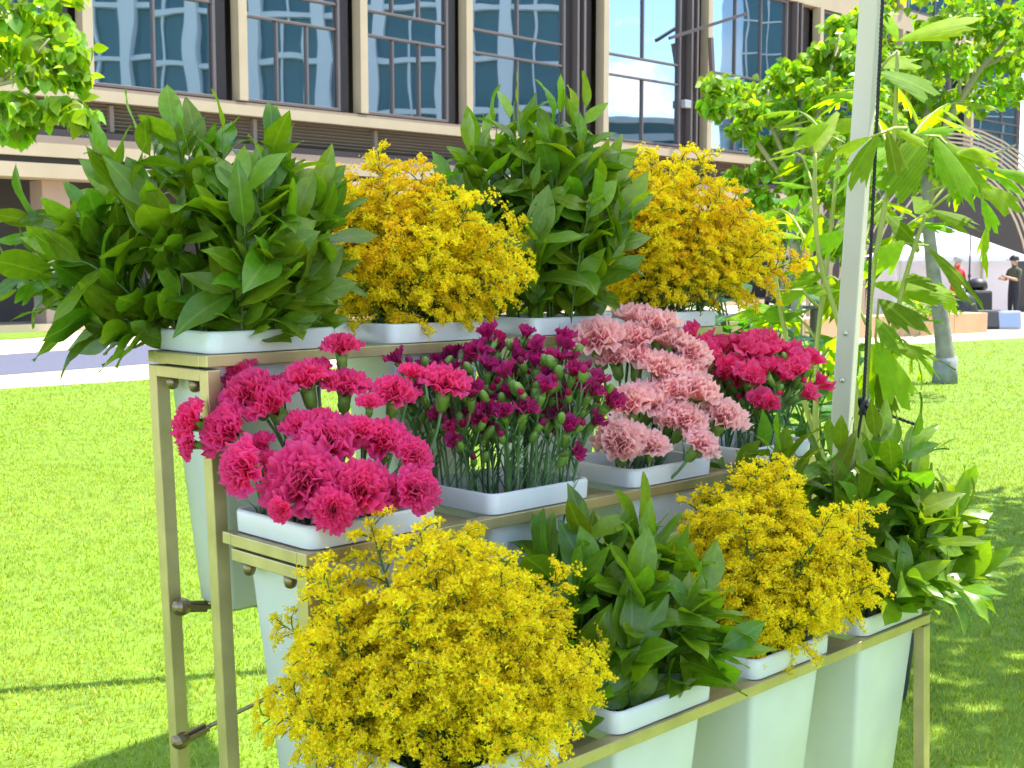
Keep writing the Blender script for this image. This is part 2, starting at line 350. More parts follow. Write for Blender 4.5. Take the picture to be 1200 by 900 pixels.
WORDS = {
    ('T', 0): 'white tapered bucket of green ruscus at the left end of the top shelf', ('T', 1): 'white bucket of yellow goldenrod between the two ruscus buckets on top',
    ('T', 2): 'white bucket of green ruscus between the two goldenrod buckets on top', ('T', 3): 'white bucket of amber goldenrod at the right end of the top shelf',
    ('M', 0): 'white bucket of large hot pink carnations on the middle shelf', ('M', 1): 'white bucket of small dark magenta carnations on the middle shelf',
    ('M', 2): 'white bucket of pale pink carnations on the middle shelf', ('M', 3): 'white bucket of rose pink spray carnations behind the pale pink ones',
    ('B', 0): 'white bucket of lemon yellow goldenrod at the near end of the lowest shelf', ('B', 1): 'white bucket of ruscus between the goldenrod buckets on the lowest shelf',
    ('B', 2): 'white bucket of goldenrod between the ruscus buckets on the lowest shelf', ('B', 3): 'white bucket of bushy ruscus at the far right end of the lowest shelf'}
BC = {}
for (k, i), lab in WORDS.items():
    yf, yb, zt = TY[k]
    yc = yf + .006 + (.0765 if k == 'T' else .088)
    c = Vector((.012 + .1035 + .305 * i, yc, zt + .0005)); wc = Matrix.Translation(SO) @ Matrix.Rotation(ROT, 4, 'Z') @ c; wc.z = c.z
    b = empty('flower_bucket', wc, ROT, label=lab, cat='bucket', group='white buckets on the stand')
    for nm, me in zip(('rim', 'body', 'water'), BM[k]): put(nm, me, b)
    BC[k, i] = wc

# ------------------------------------------------------------------ leaves
def leaf_mesh(name, seed, wr=.4, fold=.25, bend=.5, twist=.2, mat=None, nl=9, tipx=.42):
    r = random.Random(seed); vs = []; fs = []; ss = (-1, -.55, 0, .55, 1)
    a = 0; x = z = 0; path = []
    for i in range(nl):
        t = i / (nl - 1); path.append((x, z, a))
        a = -bend * (t ** 1.2) + .12 * r.uniform(-1, 1) * t; x += math.cos(a) / (nl - 1); z += math.sin(a) / (nl - 1)
    for i in range(nl):
        t = i / (nl - 1); X, Z, an = path[i]
        ww = wr * .5 * (math.sin(math.pi * min(1, t ** (math.log(.5) / math.log(tipx)))) ** .85 if 0 < t < 1 else .0) + (.012 if t == 0 else 0)
        if t > .75: ww *= 1 - .25 * (t - .75) / .25
        wav = .03 * math.sin(t * 9 + seed)
        tw = twist * t
        for s in ss:
            y = s * ww; zz = abs(s) * ww * fold + wav * s * s * (1 if s > 0 else -.7)
            y, zz = y * math.cos(tw) - zz * math.sin(tw), y * math.sin(tw) + zz * math.cos(tw)
            vs.append((X - math.sin(an) * zz, y, Z + math.cos(an) * zz))
    n = len(ss)
    for i in range(nl - 1):
        fs += [(i * n + k, i * n + n + k, i * n + n + k + 1, i * n + k + 1) for k in range(n - 1)]
    return MB().add(vs, fs).mesh(name, mat, True)
RUS = [leaf_mesh('leaf', i, wr=.37 + .035 * (i % 3), fold=.08 + .07 * (i % 4), bend=.15 + .22 * (i % 4), twist=.42 * ((i % 3) - 1), mat=M['ruscus'] if i < 6 else M['ruscus2'], tipx=.40 + .02 * (i % 3)) for i in range(9)]

def leafmat(p, d, n, s, w=1):
    d = d.normalized(); n = (n - d * n.dot(d))
    if n.length < 1e-4: n = d.orthogonal()
    n.normalize(); y = n.cross(d)
    m = Matrix((d * s, y * s * w, n * s)).transposed().to_4x4(); m.translation = p; return m

def disc(n, r, j=.25):
    for i in range(n):
        a = i * 2.39996 + r.uniform(-j, j); q = math.sqrt((i + .5) / n)
        yield q * math.cos(a), q * math.sin(a), q
def bouquet_tips(c, n, ext, h, droop, seed, jit=.03, skew=0, pw=2.8):
    """tips of n stems fanning from a bucket: ext = reach to camera left, right, front, back; h = height over the rim"""
    r = random.Random(seed); xl, xr, yf_, yb_ = ext; res = []
    for sx, sy, q in disc(n, r):
        x = sx * (xl if sx < 0 else xr); y = sy * (yf_ if sy < 0 else yb_)
        z = h * (1 + skew * sx) * (1 - (1 - droop) * q ** pw) * r.uniform(.76, 1.09)
        res.append((c + Vector((x + r.uniform(-jit, jit), y + r.uniform(-jit, jit), .03 + max(z, .03))), q))
    return res
def base_in(c, tip, k, r, hx=.075, hy=.055):
    o = tip - c; lo = Vector((o.dot(UX), -o.dot(VX)))
    lo = Vector((max(-hx, min(hx, lo.x * k)), max(-hy, min(hy, lo.y * k))))
    lo += Vector((r.uniform(-.012, .012), r.uniform(-.012, .012)))
    top = c + UX * lo.x - VX * lo.y; bot = c + (UX * lo.x - VX * lo.y) * .35 + Vector((0, 0, -.26)); return top, bot

def ruscus_bouquet(key, n, ext, h, droop, label, group, seed, leaf=(.068, .114), nleaf=(13, 18), skew=0, hang=()):
    c = BC[key]; r = random.Random(seed)
    for tip, q in list(bouquet_tips(c, n, ext, h, droop, seed, skew=skew)) + [(c + Vector(g), 1.01) for g in hang]:
        top, bot = base_in(c, tip, .6, r, .085, .065)
        ctrl = top.lerp(tip, .45) + Vector((0, 0, .5 * (tip - top).length * (.25 + .35 * q)))
        pts = [bot] + bez(top, ctrl, tip, 9)
        loc = [p - top for p in pts]
        st = MB().tube(loc, [.0022] * 5 + [.0018] * 3 + [.0012, .0006], 5).build('ruscus_stem', M['stem'], smooth=True)
        st.location = top; tag(st, label if q <= 1 else 'ruscus stem drooping out over the left end of the top shelf', 'foliage stem', group)
        N = r.randint(*nleaf); up = loc[1:]; phase = r.uniform(0, 6.28)
        for k in range(N):
            t = .06 + .94 * (k + .5) / N if k < N - 1 else 1
            f = t * (len(up) - 1); i = min(int(f), len(up) - 2); p = up[i].lerp(up[i + 1], f - i); tg = (up[i + 1] - up[i]).normalized()
            az = phase + k * (math.pi + .5 + r.uniform(-.5, .5)); x = tg.orthogonal().normalized(); y = tg.cross(x); rad = x * math.cos(az) + y * math.sin(az)
            be = R(r.uniform(20, 72)) if t < .97 else R(r.uniform(0, 15))
            d = tg * math.cos(be) + rad * math.sin(be)
            d.z += r.uniform(-.25, .2); d.normalize()
            o_ = top + p - c; o_.z *= .5; nn = tg * .35 + o_.normalized() * 1.0 + Vector((0, -.25, .45)) + Vector((r.uniform(-.55, .55), r.uniform(-.55, .55), r.uniform(-.2, .3)))
            s = r.uniform(*leaf) * (1 if t < .85 else .8) * (.82 if t < .3 else 1)
            put('leaf', r.choice(RUS), st, leafmat(p, d, nn, s, r.uniform(.88, 1.1)))

# ------------------------------------------------------------------ goldenrod
def floret(m, p, s, r, mi=0):
    # a tuft of small pointed petals
    ax = Vector((r.gauss(0, 1), r.gauss(0, 1), r.gauss(.6, 1))).normalized(); F3 = frame(ax)
    vs = [p - ax * s * .25]; fs = []
    n = 5; a0 = r.uniform(0, 6)
    for k in range(n):
        a = a0 + k * 2 * math.pi / n; e = r.uniform(.75, 1.1)
        vs.append(p + F3 @ Vector((math.cos(a) * s * e, math.sin(a) * s * e, s * r.uniform(.1, .5))))
        vs.append(p + F3 @ Vector((math.cos(a + .6) * s * .35, math.sin(a + .6) * s * .35, s * .25)))
    for k in range(n): fs += [(0, 1 + 2 * k, 2 + 2 * k), (0, 2 + 2 * k, 1 + (2 * k + 2) % (2 * n))]
    m.add(vs, fs, mi)
def plume_mesh(seed, mat, dens=1.0):
    """a goldenrod panicle along +Z, unit length: arching side branches thickly set with tiny florets"""
    r = random.Random(seed); m = MB(); nb = 17
    m.tube([(0, 0, 0), (0, 0, .5), (.02, 0, .97)], [.012, .009, .004], 4, 1)
    for b in range(nb):
        t = .04 + .9 * b / (nb - 1); az = b * 2.4 + r.uniform(-.4, .4); ln = (.31 * (1 - t) ** .75 + .09) * r.uniform(.75, 1.2)
        d = Vector((math.cos(az), math.sin(az), 0)); p0 = Vector((0, 0, t))
        pts = bez(p0, p0 + d * ln * .55 + Vector((0, 0, ln * .6)), p0 + d * ln + Vector((0, 0, ln * r.uniform(.25, .55))), 6)
        m.tube(pts, [.006] * 3 + [.004] * 3, 3, 1, False)
        nf = max(4, int(38 * ln * dens))
        for k in range(nf):               # florets sit in tight knots along the upper side of each branch
            f = (.12 + .88 * (k + .5) / nf) * 5; i = min(int(f), 4); c = pts[i].lerp(pts[i + 1], f - i) + Vector((r.gauss(0, .02), r.gauss(0, .02), abs(r.gauss(0, .02)) + .012))
            for q in range(13): floret(m, c + Vector((r.gauss(0, .021), r.gauss(0, .021), r.gauss(0, .015))), r.uniform(.013, .023), r)
    for k in range(12): floret(m, Vector((r.gauss(0, .025), r.gauss(0, .025), .88 + .14 * k / 12)), r.uniform(.015, .024), r)
    return m.mesh('plume', [mat, M['stem']])
PL = {k: [plume_mesh(i + (50 if k == 'amber' else 0), M[k]) for i in range(6)] for k in ('lemon', 'amber')}

def goldenrod_bouquet(key, n, ext, h, droop, mat, label, group, seed, plume=(.145, .195), low=10, skew=0):
    c = BC[key]; r = random.Random(seed)
    tips = [(Vector((t_.x, t_.y, c.z + .03 + (t_.z - c.z - .03) * r.uniform(.68, 1.16))), q) for t_, q in bouquet_tips(c, n, ext, h, droop, seed, .03, skew, 2.4)]
    for k in range(low):                  # a few low sprigs against the rim
        a = r.uniform(0, 6.28); x = math.cos(a) * (ext[0] if math.cos(a) < 0 else ext[1]) * .75; y = math.sin(a) * (ext[2] if math.sin(a) < 0 else ext[3]) * .8
        tips.append((c + Vector((x, y, .03 + h * r.uniform(.25, .45))), 1))
    for tip, q in tips:
        top, bot = base_in(c, tip, .42, r)
        ctrl = top.lerp(tip, .5) + Vector((0, 0, (tip - top).length * (.15 + .25 * q)))
        pts = bez(top, ctrl, tip, 8); loc = [Vector((0, 0, 0))] + [p - top for p in pts[1:]]
        m = MB().tube([bot - top] + loc, [.0018] * 6 + [.0014, .001, .0008], 4)
        for k in range(22):               # narrow leaves along the lower stem
            f = r.uniform(0, 4.6); i = int(f); p = loc[i].lerp(loc[i + 1], f - i); a = r.uniform(0, 6.28)
            d = Vector((math.cos(a), math.sin(a), r.uniform(.2, 1.3))).normalized(); s = d.cross(Vector((0, 0, 1))).normalized() * r.uniform(.0018, .003); l = r.uniform(.02, .04)
            m.add([p - s * .4, p + s * .4, p + d * l * .5 + s, p + d * l * .5 - s, p + d * l - Vector((0, 0, l * .2))], [(0, 1, 2, 3), (3, 2, 4)], 0)
        st = m.build('goldenrod_stem', M['stem']); st.location = top; tag(st, label if q < 1 else 'short goldenrod sprig low by the rim, ' + group.replace('goldenrod ', ''), 'flower stem', group)
        d = (loc[-1] - loc[-3]).normalized(); d = (d + Vector((r.uniform(-.25, .25), r.uniform(-.25, .25), .35))).normalized(); s = r.uniform(*plume) * r.uniform(.85, 1.15) * (.7 if q == 1 else 1)
        mt = (Matrix.Rotation(0, 4, 'Z')); mm = (frame(d) @ Matrix.Rotation(r.uniform(0, 6.28), 3, 'Z')).to_4x4(); mm = mm @ Matrix.Scale(s, 4)
        mm.translation = loc[-1] - d * s * .62
        put('plume', r.choice(PL[mat if r.random() < .6 else ('amber' if mat == 'amber' else 'lemon')] if mat == 'lemon' else PL['amber' if r.random() < .42 else 'lemon']), st, mm)

# ------------------------------------------------------------------ carnations
def bloom_mesh(name, seed, mat, npet=64, ruffle=1.15, open_=1.0, wide=.66, ns=13, nt=6):
    """ruffled double bloom, radius 1, facing +Z, petals springing from the origin"""
    r = random.Random(seed); V = []; Fc = []; E = []
    for k in range(npet):
        q = (k + .5) / npet; az = k * 2.39996 + r.uniform(-.35, .35)
        a_end = R(4 + 108 * q ** .75 * open_ + r.uniform(-14, 14)); a_st = R(2 + (58 * q ** 1.5 if npet > 30 else 14 * q))
        ln = ((.86 + .12 * q) if npet > 30 else (.74 + .34 * q)) * r.uniform(.86, 1.08); W = wide * r.uniform(.8, 1.15) * (.62 + .5 * q)
        ph = r.uniform(0, 6.28); fr = r.uniform(5, 8); amp = .10 * ruffle * r.uniform(.7, 1.4); o = len(V)
        c, s_ = math.cos(az), math.sin(az); rr = .05 + .10 * q; zz = 0
        path = []
        x, z = rr, 0
        for i in range(nt):
            t = i / (nt - 1); a = a_st + (a_end - a_st) * t ** 1.5
            path.append((x, z, a)); x += math.sin(a) * ln / (nt - 1); z += math.cos(a) * ln / (nt - 1)
        notch = [r.uniform(-.028, .022) for _ in range(ns)]
        for i in range(nt):
            t = i / (nt - 1); x, z, a = path[i]; wd = W * (.12 + .88 * t ** .9)
            for j in range(ns):
                s = 2 * j / (ns - 1) - 1
                ruf = amp * t * t * math.sin(s * fr + ph) + amp * .5 * t ** 3 * math.sin(s * fr * 1.7 + ph * 2)
                ext_ = notch[j] * ruffle * t ** 4 - .16 * s * s * t * t
                X = x + math.sin(a) * ext_ + math.cos(a) * ruf - .12 * s * s * t * (1 - q)
                Z = z + math.cos(a) * ext_ - math.sin(a) * ruf
                Y = s * wd * .5
                V.append((X * c - Y * s_, X * s_ + Y * c, Z)); E.append(max(0, t - .55) / .45 * r.uniform(.5, 1))
        for i in range(nt - 1):
            Fc += [(o + i * ns + j, o + i * ns + j + 1, o + (i + 1) * ns + j + 1, o + (i + 1) * ns + j) for j in range(ns - 1)]
    me = MB().add(V, Fc).mesh(name, mat, True)
    at = me.attributes.new('edge', 'FLOAT', 'POINT'); at.data.foreach_set('value', E)
    return me
def calyx_mesh(seed, mat):
    r = random.Random(seed); m = MB(); n = 10; prof = [(.10, -.95), (.20, -.88), (.27, -.7), (.30, -.4), (.33, -.1)]
    m.lathe(prof, n)
    for k in range(5):                    # teeth hugging the petals
        a = k * 2 * math.pi / 5 + r.uniform(-.1, .1)
        b = [(math.cos(a + q) * .33, math.sin(a + q) * .33, -.1) for q in (-.6, 0, .6)]
        m.add(b + [(math.cos(a) * .52, math.sin(a) * .52, .28)], [(0, 1, 3), (1, 2, 3)])
    for k in range(4):
        a = k * 1.57 + .4
        b = [(math.cos(a + q) * .22, math.sin(a + q) * .22, -.9) for q in (-.6, .6)]
        m.add(b + [(math.cos(a + .3) * .31, math.sin(a + .3) * .31, -.6), (math.cos(a) * .34, math.sin(a) * .34, -.5), (math.cos(a - .3) * .31, math.sin(a - .3) * .31, -.6)], [(0, 1, 2, 3, 4)])
    return m.mesh('calyx', mat, True)
def bud_mesh(seed, mat, tipmat, show):
    m = MB().lathe([(.06, 0), (.16, .06), (.25, .3), (.28, .6), (.24, .85), (.12, 1.0), (.02, 1.08)], 8)
    if show: m.lathe([(.18, .85), (.24, 1.0), (.22, 1.2), (.1, 1.36), (.02, 1.4)], 8, m=1)
    for k in range(4):
        a = k * 1.57; m.add([(math.cos(a - .5) * .17, math.sin(a - .5) * .17, .05), (math.cos(a + .5) * .17, math.sin(a + .5) * .17, .05), (math.cos(a) * .31, math.sin(a) * .31, .42)], [(0, 1, 2)])
    return m.mesh('bud', [mat, tipmat], True)
BL = {k: [bloom_mesh('bloom', 10 * i + 3, M[k]) for i in range(5)] for k in ('hot', 'pale')}
for k in ('purple', 'rose'): BL[k] = [bloom_mesh('bloom', 7 * i + 1, M[k], npet=9 + 3 * (i % 2), ruffle=1.5, open_=.62 + .14 * (i % 3), wide=.95, ns=7, nt=5) for i in range(5)]
CAL = [calyx_mesh(i, M['calyx']) for i in range(2)]
BUD = {k: [bud_mesh(0, M['calyx'], M[k], 0), bud_mesh(1, M['calyx'], M[k], 1)] for k in ('purple', 'rose')}
def basis(d, r, s):
    m = (frame(d) @ Matrix.Rotation(r.uniform(0, 6.28), 3, 'Z')).to_4x4() @ Matrix.Scale(s, 4); return m
def add_blades(m, loc, r, n, ln):
    for k in range(n):
        i = r.randint(0, len(loc) - 2); p = loc[i].lerp(loc[i + 1], r.random()); a = r.uniform(0, 6.28)
        d = Vector((math.cos(a) * .5, math.sin(a) * .5, 1)).normalized(); s = d.cross(Vector((0, 0, 1))).normalized() * .002; l = r.uniform(*ln)
        e = p + d * l; e += Vector((math.cos(a), math.sin(a), -.6)) * l * .3
        m.add([p - s, p + s, p + d * l * .6 + s * .8, p + d * l * .6 - s * .8, e], [(0, 1, 2, 3), (3, 2, 4)])
def carnation(c, P, diam, face, mat, label, group, seed):
    r = random.Random(seed); s = diam / 2; face = face.normalized()
    P = P - face * s * .42                # the petals spring from below the middle of the head
    foot = P - face * s * .8
    top, bot = base_in(c, P, .45, r)
    ctrl = foot - face * .06
    pts = [bot, top] + bez(top.lerp(ctrl, .4), ctrl, foot, 6)
    loc = [p - top for p in pts]
    m = MB().tube(loc, [.0024] * len(loc), 6); add_blades(m, loc[1:5], r, 4, (.04, .07))
    st = m.build('carnation', M['stemb'], smooth=True); st.location = top; tag(st, label, 'carnation', group)
    mm = basis(face, r, s); mm.translation = P - top
    put('bloom', r.choice(BL[mat]), st, mm)
    mc = basis(face, r, s * .8); mc.translation = P - top; put('calyx', r.choice(CAL), st, mc)
def carnations(key, lst, depth, mat, label, group, seed, ctr_drop=.10, names={}):
    c = BC[key]; r = random.Random(seed)
    for i, it in enumerate(lst):
        x, y, d = it[:3]; Y = depth(x, y) + r.uniform(-.015, .015); P = px(x, y, Y)
        face = (P - (c - Vector((0, 0, ctr_drop)))).normalized() + Vector((r.uniform(-.25, .25), r.uniform(-.35, .1), r.uniform(-.05, .3)))
        if len(it) > 3: face = Vector(it[3])
        carnation(c, P, d / F * Y * (1.2 if mat == 'hot' else 1.06) * r.uniform(.92, 1.1), face, mat, names.get(i, label), group, seed * 100 + i)
def spray(key, n, ext, h, droop, mat, label, group, seed, size=(.03, .042), nb=(2, 3), buds=(2, 4), kb=.62, low=0):
    c = BC[key]; r = random.Random(seed)
    for tip, q in bouquet_tips(c, n, ext, h, droop, seed, .012):
        if r.random() < low: tip = Vector((tip.x, tip.y - .015, c.z + .04 + (tip.z - c.z) * r.uniform(.3, .75)))
        top, bot = base_in(c, tip, kb, r, .088, .07)
        ctrl = top.lerp(tip, .6) + Vector((0, 0, .04)); pts = [bot] + bez(top, ctrl, tip, 8); loc = [p - top for p in pts]
        m = MB().tube(loc, [.0017] * len(loc), 5); add_blades(m, loc[1:], r, 11, (.03, .075))
        heads = [(loc[-1], (loc[-1] - loc[-3]).normalized(), True)]
        for k in range(r.randint(*nb) - 1 + r.randint(*buds)):
            f = r.uniform(2.8, 7.4); i = int(f); p = loc[i].lerp(loc[i + 1], f - i); a = r.uniform(0, 6.28)
            d = Vector((math.cos(a) * .5, math.sin(a) * .5, 1)).normalized(); e = p + d * r.uniform(.02, .055)
            e += Vector((math.cos(a), math.sin(a), 0)) * .008
            m.tube([p, p.lerp(e, .5) + Vector((math.cos(a), math.sin(a), 0)) * .004, e], .0012, 4)
            heads.append((e, (d + Vector((math.cos(a) * .2, math.sin(a) * .2 - .1, 0))).normalized(), k < r.randint(*nb) - 1))
        st = m.build('spray_carnation', M['stemb'], smooth=True); st.location = top; tag(st, label, 'carnation', group)
        for p, d, is_bloom in heads:
            if is_bloom:
                s = r.uniform(*size) / 2; d = (d + Vector((r.uniform(-.4, .4), r.uniform(-.6, .2), 0))).normalized()
                mm = basis(d, r, s); mm.translation = p + d * s * .95; b = put('bloom', r.choice(BL[mat]), st, mm)
                mc = basis(d, r, s * .95); mc = mc @ Matrix.Diagonal((.8, .8, 1.15, 1)); mc.translation = p + d * s * .95; put('calyx', r.choice(CAL), st, mc)
            else:
                s = r.uniform(.018, .026); mm = basis(d, r, s); mm.translation = p; put('bud', BUD[mat][r.random() < .4], st, mm)

# top shelf
ruscus_bouquet(('T', 0), 40, (.34, .13, .12, .10), .265, .18, 'ruscus stem with broad glossy leaves in the big bunch left on the top shelf', 'ruscus at the left of the top shelf', 11, skew=-.05, hang=((-.27, -.03, .13), (-.25, -.04, .06), (-.19, -.05, .02), (-.31, .0, .18), (-.30, -.03, .10)))
goldenrod_bouquet(('T', 1), 44, (.145, .155, .10, .09), .19, .36, 'amber', 'golden yellow goldenrod plume in the bunch between the top ruscus bunches', 'goldenrod second on the top shelf', 12, skew=-.3)
ruscus_bouquet(('T', 2), 42, (.25, .15, .13, .10), .36, .34, 'ruscus stem in the upright bunch between the two top goldenrod bunches', 'ruscus third on the top shelf', 13)
goldenrod_bouquet(('T', 3), 48, (.085, .23, .09, .09), .25, .40, 'amber', 'amber goldenrod plume in the tall bunch at the right end of the top shelf', 'goldenrod at the right of the top shelf', 14)
# middle shelf
hot = [(690, 130, 140, (0, -.1, 1)), (325, 225, 140, (-.6, -.2, .8)), (350, 290, 180, (-.5, -.3, .8)), (560, 240, 170, (-.2, -.1, 1)), (705, 265, 160, (.1, -.2, 1)), (150, 395, 150, (-.9, -.3, .5)),
       (440, 325, 200, (-.5, -.2, .9)), (270, 425, 210, (-.8, -.5, .6)), (880, 290, 150, (.2, -.3, 1)), (1055, 255, 170, (.15, -.25, 1)), (940, 225, 100, (.2, 0, 1)), (790, 330, 90, (.1, -.2, 1)),
       (330, 560, 190, (-.8, -.7, .3)), (550, 605, 260, (-.15, -.85, .5)), (640, 455, 230, (0, -.5, .9)), (840, 455, 190, (.15, -.5, .9)), (950, 515, 130, (.6, -.5, .6)), (760, 630, 200, (.1, -.7, .7)),
       (865, 650, 120, (.3, -.8, .4)), (960, 640, 150, (.6, -.7, .5)), (660, 715, 150, (.1, -.9, .1)), (470, 715, 90, (-.4, -.8, -.1)), (425, 545, 100, (-.3, -.6, .8)), (400, 475, 110, (-.4, -.4, .8)),
       (150, 480, 100, (-.9, -.4, .2)), (540, 405, 120, (-.1, -.5, .9)), (620, 385, 110, (0, -.3, 1)), (480, 640, 110, (-.4, -.8, .2)), (450, 270, 110, (-.2, -.1, 1)), (760, 420, 110, (0, -.3, 1)), (600, 205, 100, (-.1, 0, 1))]
hot = [(170 + a / 3, 360 + b / 3, d / 3, *f) for a, b, d, *f in hot]
carnations(('M', 0), hot, lambda x, y: 1.475 + (610 - y) / 220 * .25 + abs(x - 370) / 180 * .03, 'hot', "smaller hot pink carnation half hidden among the larger heads of its bunch", 'hot pink carnations', 21,
           names={0: 'hot pink carnation standing tallest, its head before the top shelf rail', 1: 'hot pink carnation tilted left beside the front leg of the top shelf', 5: 'hot pink carnation leaning out farthest left of its bunch',
                  14 - 1: 'largest hot pink carnation, full face to the viewer above the bucket rim', 9: 'hot pink carnation on a green calyx leaning over the magenta carnations', 19: 'hot pink carnation at the right end of the front row over the rim',
                  20: 'hot pink carnation hanging lowest over the front rim of its bucket', 7: 'broad hot pink carnation facing left just right of the leftmost head', 12: 'hot pink carnation facing left, lowest on the left side of its bunch',
                  4: 'hot pink carnation on a pale green calyx just below the tallest head', 6: 'hot pink carnation tilted up left with its green calyx in full view', 14: 'wide hot pink carnation directly above the largest one',
                  15: 'wide hot pink carnation in the row above the front, right of centre', 17: 'hot pink carnation immediately right of the largest one', 16: 'hot pink carnation at the right edge of the second row from the front',
                  3: 'hot pink carnation seen from the side left of the tallest head', 8: 'hot pink carnation between the tallest head and the one over the magenta flowers', 2: 'flat spreading hot pink carnation behind the left tilted ones'})
spray(('M', 1), 46, (.16, .16, .10, .09), .18, .55, 'purple', 'dark magenta spray carnation stem with buds on the middle shelf', 'magenta spray carnations', 22, size=(.036, .056), kb=.78, low=.38, nb=(2, 2), buds=(3, 6))
pale = [(748, 372, 58), (747, 392, 60), (698, 392, 70), (786, 397, 62), (747, 416, 48), (777, 429, 64), (737, 468, 60), (763, 466, 64), (790, 484, 64), (727, 513, 70), (762, 519, 48), (818, 455, 66), (806, 488, 62),
        (851, 484, 56), (823, 517, 50), (803, 430, 60), (768, 378, 56), (720, 415, 56), (812, 410, 50), (790, 455, 56)]
carnations(('M', 2), pale, lambda x, y: 1.92 + (540 - y) / 170 * .22 + (x - 770) / 160 * .05, 'pale', "pale pink carnation crowded in the middle of its bunch", 'pale pink carnations', 23,
           names={0: 'pale pink carnation at the top of its bunch against the top shelf bucket', 13: 'pale pink carnation reaching out farthest right toward the rose pink ones', 9: 'pale pink carnation lowest on the left just above its bucket rim',
                  2: 'pale pink carnation farthest left behind the magenta flowers', 14: 'pale pink carnation lowest on the right just above its bucket rim', 10: 'small pale pink carnation in the middle just above its bucket rim', 16: 'pale pink carnation just right of the topmost one'})
spray(('M', 3), 26, (.12, .13, .09, .08), .13, .55, 'rose', 'rose pink spray carnation stem behind the pale pink carnations', 'rose spray carnations', 24, size=(.055, .07), nb=(3, 4), buds=(1, 3))
# lowest shelf
goldenrod_bouquet(('B', 0), 68, (.18, .155, .12, .15), .20, .22, 'lemon', 'lemon yellow goldenrod plume in the nearest bunch on the lowest shelf', 'goldenrod at the near end of the lowest shelf', 31, plume=(.135, .18), low=12)
ruscus_bouquet(('B', 1), 30, (.17, .12, .085, .12), .21, .24, 'ruscus stem in the bunch between the two lowest goldenrod bunches', 'ruscus second on the lowest shelf', 32)
goldenrod_bouquet(('B', 2), 50, (.10, .19, .09, .11), .20, .35, 'lemon', 'bright goldenrod plume between the ruscus bunches on the lowest shelf', 'goldenrod third on the lowest shelf', 33, plume=(.135, .18))
ruscus_bouquet(('B', 3), 44, (.30, .22, .12, .14), .29, .04, 'ruscus stem in the wide bunch at the right end of the lowest shelf', 'ruscus at the right of the lowest shelf', 34)

# ------------------------------------------------------------------ tent: post, rope, canopy overhead
pf = px(987, 490, 2.66); pt = px(1019.5, 20, 2.66); dv = (pt - pf) / (pt.z - pf.z)
foot = pf + dv * (0.012 - pf.z); CZ = 2.78; head = pf + dv * (CZ - pf.z)
tent = empty('market_canopy', (foot.x, foot.y, 0), label='white fabric canopy on a square white metal post beside the flower stand', cat='canopy')
o3 = Vector((foot.x, foot.y, 0))
def post(a, b, w, rz, name):
    q = Matrix.Rotation(rz, 3, 'Z'); m = MB(); h = w / 2
    vs = [a - o3 + q @ Vector((sx * h, sy * h, 0)) for sx, sy in ((-1, -1), (1, -1), (1, 1), (-1, 1))] + [b - o3 + q @ Vector((sx * h, sy * h, 0)) for sx, sy in ((-1, -1), (1, -1), (1, 1), (-1, 1))]
    m.add(vs, [(3, 2, 1, 0), (4, 5, 6, 7), (0, 1, 5, 4), (1, 2, 6, 5), (2, 3, 7, 6), (3, 0, 4, 7)]); return m.build(name, M['white_metal'], tent, bevel=.003)
post(foot, head, .039, R(-30), 'post')
MB().box((0, 0, .016), (.16, .16, .008), Matrix.Rotation(R(-30), 3, 'Z')).build('foot_plate', M['white_metal'], tent, bevel=.002)
fn = Vector((-math.sin(R(30)), -math.cos(R(30)), 0))
for y in (391, 446, 506):
    c = pf + dv * (px(985, y, 2.64).z - pf.z) - o3 + fn * .0197
    MB().lathe([(.0052, -.001), (.0052, .0015), (.003, .003), (.0005, .0034)], 10, Matrix.Translation(c) @ frame(fn).to_4x4()).build('bolt', M['steel'], tent, smooth=True)
cor = [(.30, 4.35), (1.12, 2.95), (1.75, 1.6), (1.9, 1.05), (-.9, 1.05), (-.9, 2.2), (-.5, 3.3)]  # outline of the unseen canopy, shaped for where its shade falls
def canopy():
    cx, cy = sum(p[0] for p in cor) / len(cor), sum(p[1] for p in cor) / len(cor); m = MB(); n = 8; K = len(cor); per = []
    for i in range(K):
        a, b = cor[i], cor[(i + 1) % K]; per += [(a[0] + (b[0] - a[0]) * t / 6, a[1] + (b[1] - a[1]) * t / 6) for t in range(6)]
    vs = [(cx - o3.x, cy - o3.y, CZ + .5)]; P = len(per)
    for k in range(1, n + 1):
        t = k / n; vs += [(cx + (p[0] - cx) * t - o3.x, cy + (p[1] - cy) * t - o3.y, CZ + .5 * (1 - t) ** 1.3) for p in per]
    fs = [(0, 1 + i, 1 + (i + 1) % P) for i in range(P)] + [(1 + (k - 1) * P + i, 1 + k * P + i, 1 + k * P + (i + 1) % P, 1 + (k - 1) * P + (i + 1) % P) for k in range(1, n) for i in range(P)]
    vb = [(p[0] - o3.x, p[1] - o3.y, CZ + (.0 if q else -.16)) for q in (1, 0) for p in per]
    m.add(vs, fs).build('roof_cloth', M['canvas'], tent, smooth=True)
    MB().add(vb, [(i, (i + 1) % P, P + (i + 1) % P, P + i) for i in range(P)]).build('valance', M['canvas'], tent)
canopy()
for q in ((1.8, 1.12),): post(Vector((q[0], q[1], .012)), Vector((q[0], q[1], CZ)), .046, 0, 'post')
# unseen bar added beyond the canopy to cast a thin shadow on the lawn
MB().tube([Vector((.98, 5.05, 2.98)) - o3, Vector((-.40, 4.72, 2.98)) - o3], .03, 8).build('shadow_bar', M['white_metal'], tent, smooth=True)
MB().tube([head - o3, Vector((.30, 4.89, 2.98)) - o3], .016, 6).build('shadow_bar_arm', M['white_metal'], tent, smooth=True)  # added arm, out of view, carrying the shadow casting bar

